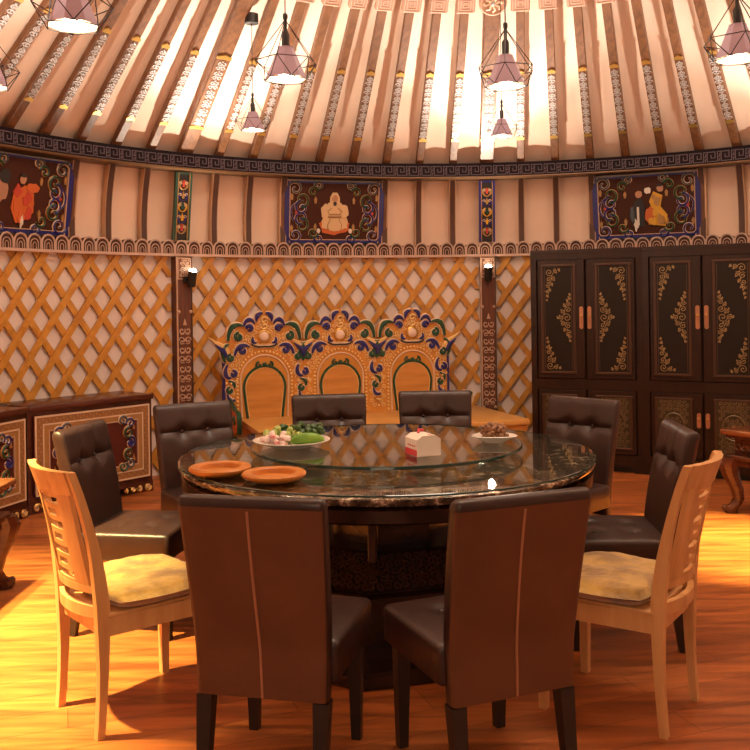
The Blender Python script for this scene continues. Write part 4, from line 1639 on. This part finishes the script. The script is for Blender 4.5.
# ------------------------------------------------------------------ leather chairs
def make_leather(label, loc, rz):
    t = thing('leather_chair', label, 'chair', loc, rz, 'brown leather dining chairs')
    # back slab
    rings = []
    Z0, Z1, T = .305, .915, .070
    zs = [Z0 + (Z1 - .03 - Z0) * i / 34 for i in range(35)] + [Z1 - .018, Z1 - .006, Z1]
    fac = [1.0] * 35 + [.94, .74, .42]
    sh = [0.0] * 35 + [.002, .010, .018]
    zb, xb = .765, .075

    def yc(z):
        v = max(0, (z - .44) / (Z1 - .44))
        return -.205 - .088 * v ** 1.25
    for z, fa, s_ in zip(zs, fac, sh):
        v = (z - Z0) / (Z1 - Z0)
        hw = (.408 + .044 * v) / 2 - s_ * .6
        th_ = T * fa * (.86 + .14 * math.sin(PI * min(1, v * 1.1)))
        r_ = .016 * fa
        ring = []
        for i in range(25):
            x = (-1 + 2 * i / 24) * (hw - r_)
            d = 0.0
            if z > .45:
                for sx in (-1, 1):
                    d -= .026 * math.exp(-((x - sx * xb) ** 2 + (z - zb) ** 2) / .0013)
                    if z > zb:
                        d -= .006 * math.exp(-((x - sx * xb) / .010) ** 2)
                d -= .012 * math.exp(-((z - zb) / .014) ** 2)
            ring.append((x, yc(z) + th_ / 2 + d, z))
        for a in (60, 30, 0):
            ring.append((hw - r_ + r_ * math.cos(rad(a)), yc(z) + th_ / 2 - r_ + r_ * math.sin(rad(a)), z))
        for a in (0, -45):
            ring.append((hw - r_ + r_ * math.cos(rad(a)), yc(z) - th_ / 2 + r_ + r_ * math.sin(rad(a)), z))
        for i in range(7):
            ring.append((hw - r_ - 2 * (hw - r_) * i / 6, yc(z) - th_ / 2, z))
        for a in (225, 180):
            ring.append((-hw + r_ + r_ * math.cos(rad(a)), yc(z) - th_ / 2 + r_ + r_ * math.sin(rad(a)), z))
        for a in (180, 150, 120):
            ring.append((-hw + r_ + r_ * math.cos(rad(a)), yc(z) + th_ / 2 - r_ + r_ * math.sin(rad(a)), z))
        rings.append(ring)
    mb = MB()
    mb.loops(rings, 'leather')
    mb.m('suede')
    n_ = len(rings[0])
    # the rear cover is another cloth: faces whose ring positions lie on the back run
    idx = 0
    for i in range(len(rings) - 1):
        for j in range(n_):
            if 29 <= j <= 37 and zs[i] < Z1 - .035:
                mb.mi[idx] = mb.m('suede')
            idx += 1
    back = mb.build('backrest', t, smooth=50)
    for sx in (-1, 1):
        mb = MB()
        mb.T = Matrix.Translation((sx * xb, yc(zb) + T * .48 - .032, zb)) @ Matrix.Rotation(rad(-90), 4, 'X')
        mb.ball((0, 0, 0), .011, 'leather', 10, 6, (1, 1, .6))
        mb.build('button', back)
    mb = MB()
    pts = [(.006 * math.sin(z * 6), yc(z) - T * (.43 + .07 * math.sin(PI * min(1, (z - Z0) / (Z1 - Z0) * 1.1))) - .001, z) for z in [Z0 + .003 + (.873 - Z0) * i / 20 for i in range(21)]]
    mb.tube(pts, .0042, 'piping', 6)
    mb.build('piping', back)
    mb = MB()
    pts = []
    # seat slab: sections in x,z marched along y
    rings = []
    ys = [-.190, -.186, -.17] + [-.15 + .35 * i / 20 for i in range(21)] + [.214, .226, .230]
    fs = [.80, .93, 1.0] + [1.0] * 21 + [.97, .88, .72]
    for y, fa in zip(ys, fs):
        hw = (.225 + .010 * (y + .19) / .42) * (1 - (1 - fa) * .12)
        zt, zb_ = .472 - (1 - fa) * .05, .352 + (1 - fa) * .04
        ring = []
        r_ = .018
        for i in range(21):
            x = (-1 + 2 * i / 20) * (hw - r_)
            d = .010 * (1 - (x / hw) ** 2) * (1 - ((y - .02) / .24) ** 2)
            for bx in (-.08, .08):
                for by in (-.06, .10):
                    d -= .016 * math.exp(-((x - bx) ** 2 + (y - by) ** 2) / .0009)
            ring.append((x, y, zt + d))
        for a in (60, 30, 0):
            ring.append((hw - r_ + r_ * math.cos(rad(a)), y, zt - r_ + r_ * math.sin(rad(a))))
        ring += [(hw, y, zb_ + .006), (hw - .006, y, zb_), (-hw + .006, y, zb_), (-hw, y, zb_ + .006)]
        for a in (180, 150, 120):
            ring.append((-hw + r_ + r_ * math.cos(rad(a)), y, zt - r_ + r_ * math.sin(rad(a))))
        rings.append(ring)
    mb.loops(rings, 'leather')
    seat = mb.build('seat', t, smooth=50)
    for bx in (-.08, .08):
        for by in (-.06, .10):
            mb = MB()
            mb.ball((bx, by, .466), .010, 'leather', 10, 6, (1, 1, .6))
            mb.build('button', seat)
    for sx in (-1, 1):
        for y0, y1, zt in ((.195, .200, .356), (-.205, -.245, .30)):
            mb = MB()
            rings = [[(sx * .182 + a * q, yy + b_ * q, z) for a, b_ in ((-1, -1), (1, -1), (1, 1), (-1, 1))] for z, q, yy in ((0, .016, y1), (zt, .0245, y0))]
            mb.loops(rings, 'darkleg')
            mb.build('leg', t)
    return t


def face(fx, fy):
    return math.atan2(-fx, fy)


lc = make_leather('brown leather chair seen from behind at the near left of the table', (-.303, 2.92, 0), face(.22, .975))
for x, y, fx, fy, lab in [
    (.312, 2.895, -.365, .931, 'brown leather chair seen from behind at the near right of the table'),
    (-1.10, 4.204, .98, -.15, 'tufted leather chair behind the left beech chair, before the sideboard'),
    (-.885, 4.87, .52, -.85, 'tufted leather chair at the far left of table, before the left post'),
    (-.245, 5.20, .15, -.99, 'leather chair behind the salad platter before the carved bench'),
    (.360, 5.315, .0, -1.0, 'leather chair behind the tissue box, before the right arch of bench'),
    (.955, 4.90, -.72, -.69, 'tufted black-brown leather chair before the left wardrobe'),
    (1.03, 3.98, -.995, .07, 'tufted leather chair seen from its side behind the right beech chair'),
]:
    dup(lc, (x, y, 0), face(fx, fy), lab)


# ------------------------------------------------------------------ beech chairs
def make_beech(label, loc, rz):
    t = thing('beech_chair', label, 'chair', loc, rz, 'pale beech chairs')
    prof = [(0, -.245), (.08, -.238), (.20, -.231), (.34, -.229), (.45, -.231), (.58, -.245), (.72, -.273), (.84, -.308), (.918, -.336)]

    def py(z):
        for (z0, y0), (z1, y1) in zip(prof[:-1], prof[1:]):
            if z <= z1:
                u = (z - z0) / (z1 - z0)
                return y0 + (y1 - y0) * u
        return prof[-1][1]

    def rail(mb, x0, x1, z0, z1, th_, bow=.040, n_=10, key='beech'):
        rings = []
        for i in range(n_ + 1):
            x = x0 + (x1 - x0) * i / n_
            bb = bow * (1 - (x / .172) ** 2)
            rings.append([(x, py(z0) - bb + th_ / 2, z0), (x, py(z0) - bb - th_ / 2, z0), (x, py(z1) - bb - th_ / 2, z1), (x, py(z1) - bb + th_ / 2, z1)])
        mb.loops(rings, key)
    for sx in (-1, 1):
        mb = MB()
        zs = [0, .06, .14, .22, .30, .38, .45, .52, .60, .68, .76, .84, .918]
        rings = []
        for z in zs:
            hy = .0135 + .010 * math.exp(-((z - .45) / .2) ** 2)
            hx = .0155
            y = py(z)
            rings.append([(sx * .172 - hx, y - hy, z), (sx * .172 + hx, y - hy, z), (sx * .172 + hx, y + hy, z), (sx * .172 - hx, y + hy, z)])
        mb.loops(rings, 'beech')
        mb.build('back_post', t)
        mb = MB()
        rings = [[(sx * .19 + a * q, .185 + b_ * q, z) for a, b_ in ((-1, -1), (1, -1), (1, 1), (-1, 1))] for z, q in ((0, .0145), (.40, .019))]
        mb.loops(rings, 'beech')
        mb.build('front_leg', t)
    mb = MB()
    rail(mb, -.160, .160, .835, .918, .028)
    mb.build('crest_rail', t)
    mb = MB()
    rail(mb, -.138, -.072, .515, .84, .016)
    rail(mb, .072, .138, .515, .84, .016)
    zt = .84
    rows = [('s', .022), ('w', .026), ('s', .020), ('n', .024), ('s', .020), ('w', .026), ('s', .020), ('n', .024), ('s', .020), ('w', .026), ('s', .018), ('n', .022), ('s', .018), ('w', .026), ('s', .013)]
    for typ, h in rows:
        if typ == 's':
            rail(mb, -.072, .072, zt - h, zt, .016)
        elif typ == 'n':
            rail(mb, -.072, -.034, zt - h, zt, .016)
            rail(mb, .034, .072, zt - h, zt, .016)
        zt -= h
    mb.build('slotted_splat', t, smooth=20)
    mb = MB()
    rail(mb, -.155, .155, .490, .515, .018)
    rail(mb, -.155, .155, .405, .445, .022)
    mb.build('lower_rail', t)
    mb = MB()
    mb.box((0, .195, .374), (.36, .022, .064), 'beech')
    mb.box((0, -.222, .374), (.31, .022, .064), 'beech')
    for sx in (-1, 1):
        R = Matrix.Rotation(sx * rad(-2.5), 3, 'Z')
        mb.box((sx * .182, -.016, .374), (.022, .40, .064), 'beech', R)
    mb.build('seat_frame', t)
    mb = MB()
    mb.rbox((0, -.002, .412), (.38, .43, .016), .006, 'beech', 2)
    mb.build('seat_board', t)
    return t


def make_cushion(label, loc, rz):
    mb = MB()
    n_ = 28
    top, bot = [], []
    rnd = random.Random(5)
    for zsg in (1, -1):
        for i in range(n_ + 1):
            for j in range(n_ + 1):
                u, v = -1 + 2 * i / n_, -1 + 2 * j / n_
                # squircle footprint
                x = u * math.sqrt(max(0, 1 - .22 * v * v)) * .236
                y = v * math.sqrt(max(0, 1 - .22 * u * u)) * .200
                e = max(0, (1 - u ** 8)) * max(0, (1 - v ** 8))
                h = .035 * e ** .5
                wob = noise.noise(Vector((x * 9, y * 9, 2))) * .006 + noise.noise(Vector((x * 26, y * 26, 7))) * .003
                z = .035 + (h + (wob if e > .01 else 0) if zsg > 0 else -h * .98)
                (top if zsg > 0 else bot).append((x, y, z))
    fs = []
    for i in range(n_):
        for j in range(n_):
            a = i * (n_ + 1) + j
            fs.append((a, a + n_ + 1, a + n_ + 2, a + 1))
    mb.add(top, fs, 'plush')
    mb.add(bot, [f[::-1] for f in fs], 'plush')
    o_ = mb.build('seat_cushion', smooth=60, loc=loc)
    o_.rotation_euler = (0, 0, rz)
    tag(o_, label, 'cushion', 'gold plush seat cushions')
    bm = bmesh.new()
    bm.from_mesh(o_.data)
    bmesh.ops.remove_doubles(bm, verts=bm.verts, dist=.0008)
    bm.to_mesh(o_.data)
    bm.free()
    return o_


bl = ((-.884, 3.384, 0), face(.76, .65))
brr = ((.852, 3.332, 0), face(-.81, .58))
bc = make_beech('pale beech chair with slotted back at the left of the table', *bl)
dup(bc, *brr, 'pale beech chair with slotted back at the right of the table')


def on_seat(pr):
    (x, y, _), rz = pr
    return (x + .004 * math.sin(rz), y - .004 * math.cos(rz), .4205), rz


cu = make_cushion('brightly lit gold plush cushion on the left beech chair', *on_seat(bl))
c2 = cu.copy()
COL.objects.link(c2)
c2.location, c2.rotation_euler = on_seat(brr)[0], (0, 0, brr[1])
c2['label'] = 'shaded gold plush cushion on the right beech chair'
